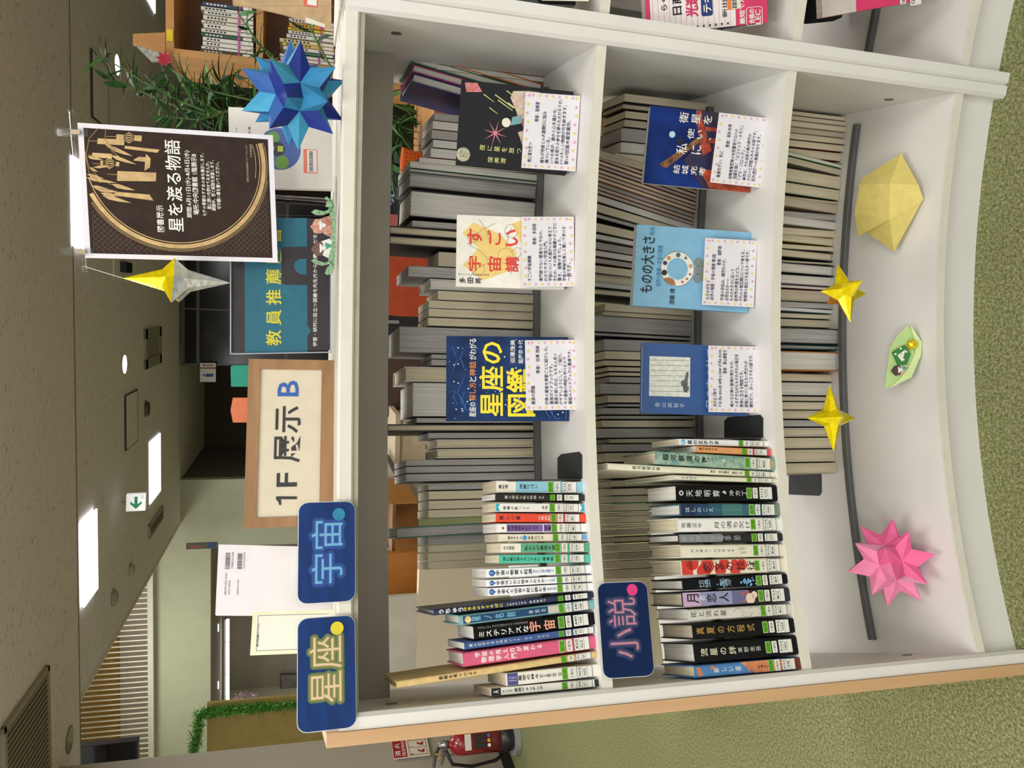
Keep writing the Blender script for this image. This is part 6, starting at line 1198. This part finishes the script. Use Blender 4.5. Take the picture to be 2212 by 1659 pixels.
# ------------------------------------------------------------------ right-hand bay contents
def pinkbook(label,TL,TR,BR,BL,r,th,stickers):
    t,F=face_book(label,TL,TR,BR,BL,r,.10,th,mat('D83A6E',.3,coat=.3),1,'left',0,'exam_book'); return t,F
t,F=pinkbook('pink and white ruled exam textbook facing out in the right-hand bay',(1400,52),(1385,-110),(1655,-80),(1655,72),.02,.022,0)
q=F.uv(1403,52); r_=F.uv(1590,60); decal(t,F,[R4(.0,q[1]+.012,1,r_[1])],mat('EFE9E8',.35),'white_ruled_panel',.0004)
decal(t,F,[R4(0,q[1]+.03+.045*i,1,q[1]+.034+.045*i) for i in range(15)],ink('E3A8B6'),'ruled_lines',.0006)
decal(t,F,[circ(F,.045,q[1]+.04+.05*i,.0022,10) for i in range(13)],ink('55585A'),'punch_holes',.0008)
letter(t,F,[('らくらく',F.pr(1428,-40,1441,23)),('日商簿記3級',F.pr(1452,-110,1473,33))],INK,'title_lettering',.04,.0009)
letter(t,F,[('光速マスター',F.pr(1482,-105,1508,37))],ink('D32F66'),'pink_title',.05,.0009)
decal(t,F,[rrect(*F.pr(1515,-60,1540,36),.03,.02)],ink('1F3A78'),'blue_plate',.0008); letter(t,F,[('テキスト',F.pr(1519,-55,1536,28))],WINK,'plate_lettering',.04,.0012)
letter(t,F,[('新出題に',F.pr(1560,-40,1571,38))],INK,'small_title',.02,.0009); decal(t,F,[rrect(*F.pr(1571,-40,1600,22),.02,.01)],ink('E8803A'),'orange_label',.0009); decal(t,F,[R4(*F.pr(1580,-30,1598,20))],TAGW,'barcode_label',.0011); decal(t,F,bars(F,1581,1590,-20,18,14),INK,'barcode',.0013)
letter(t,F,[('最短で7日!',F.pr(1598,-20,1609,53)),('合格の',F.pr(1618,20,1630,52)),('LEC',F.pr(1632,22,1643,52))],WINK,'white_lettering',.04,.0009)
mb=MB(); g=[F.p(*z_,.0009) for z_ in rrect(*F.pr(1613,17,1647,56),.03,.02)]; mb.tube(g+[g[0]],.0006,4); mb.out('white_outline',WINK,t)
a=F.p(0,0); sF=Fr(F.p(0,0)-F.N*.022,F.N*.022,F.D); sF.N=-F.U.normalized()
decal(t,sF,[R4(.05,.06,.95,.72)],mat('C9BDB4',.4),'spine_panel',.0005); letter(t,sF,[('日商簿記3級光速マスター',(.25,.18,.75,.58),True)],ink('A82A50'),'spine_lettering',.02,.0008); decal(t,sF,[R4(.1,.60,.9,.74)],ink('1F3A78'),'spine_plate',.0007); decal(t,sF,[R4(.1,.78,.9,.94)],TAGW,'call_label',.0009)
# clear holder sheets under it
cs=thing('clear_leaflet_stack','stack of clear leaflet sheets under the pink ruled textbook','stand',oncyl(1672,20,R0+.05)); MB().ext([onz(x,y,Z2+.001) for x,y in ((1668,45),(1678,45),(1683,-60),(1660,-60),(1655,30))],V((0,0,.003))).out('clear_sheet',ACR,cs)
t,F=pinkbook('second pink exam book lying lower in the right-hand bay',(1778,8),(1770,-150),(2035,-140),(2032,22),.03,.02,0)
decal(t,F,[R4(0,0,1,.28)],mat('CFC6C0',.35),'grey_panel',.0004)
decal(t,F,[rrect(*F.pr(1944,-25,1957,10),.02,.01),rrect(*F.pr(1966,-30,1990,13),.02,.01)],TAGW,'white_stickers',.0006); letter(t,F,[('W世',F.pr(1946,-20,1955,8)),('ONLY',F.pr(1968,-22,1976,9))],INK,'sticker_lettering',.02,.0009)
t=thing('bookend','black bookend leaning at the top edge of the right-hand bay','bookend',onz(1800,30,Z3)); P=[onz(x,y,Z3+.08) for x,y in ((1742,52),(1800,46),(1818,38),(1826,14),(1826,-40),(1742,-40))]; MB().ext(P,V((0,0,.002))).out('base_plate',FOAM,t)
q_=P[0]; MB().ext([P[0],P[0]+V((0,0,.12)),P[5]+V((0,0,.12)),P[5]],V((.002,0,0))).out('upright_plate',FOAM,t); MB().ext([P[4],P[5],P[5]-V((0,0,.08)),P[4]-V((0,0,.08))],V((.002,0,0))).out('lower_plate',FOAM,t)
t,F=face_book('black glossy book cover at the very top edge of the picture',(900,-4),(900,-150),(1245,-140),(1245,14),.03,.10,.02,mat('202224',.15,coat=.6),1,'left',0)
letter(t,F,[('2025',F.pr(1060,-60,1080,-5))],WINK,'title_lettering',.02,.0008)
t=thing('white_leaflet','cream leaflet standing before the black book at the top edge','leaflet',oncyl(1260,-5,R0+.02)); F=cover_frame((1170,4),(1170,-100),(1272,-100),(1272,0),.012,.1); slab(t,'sheet',mat('E6E0CC',.5),F,R4(0,0,1,1),.0008)
t=far_book(Z2,10,50,.24,None,'8E8E90',3,0,.3,0,.14,'grey and white booklet edge at the right-hand bay, middle shelf')

for o in list(bpy.data.objects):
    l=o.get('label')
    if l and not (4<=len(l.split())<=16): print('LABELLEN',len(l.split()),o.name,l)
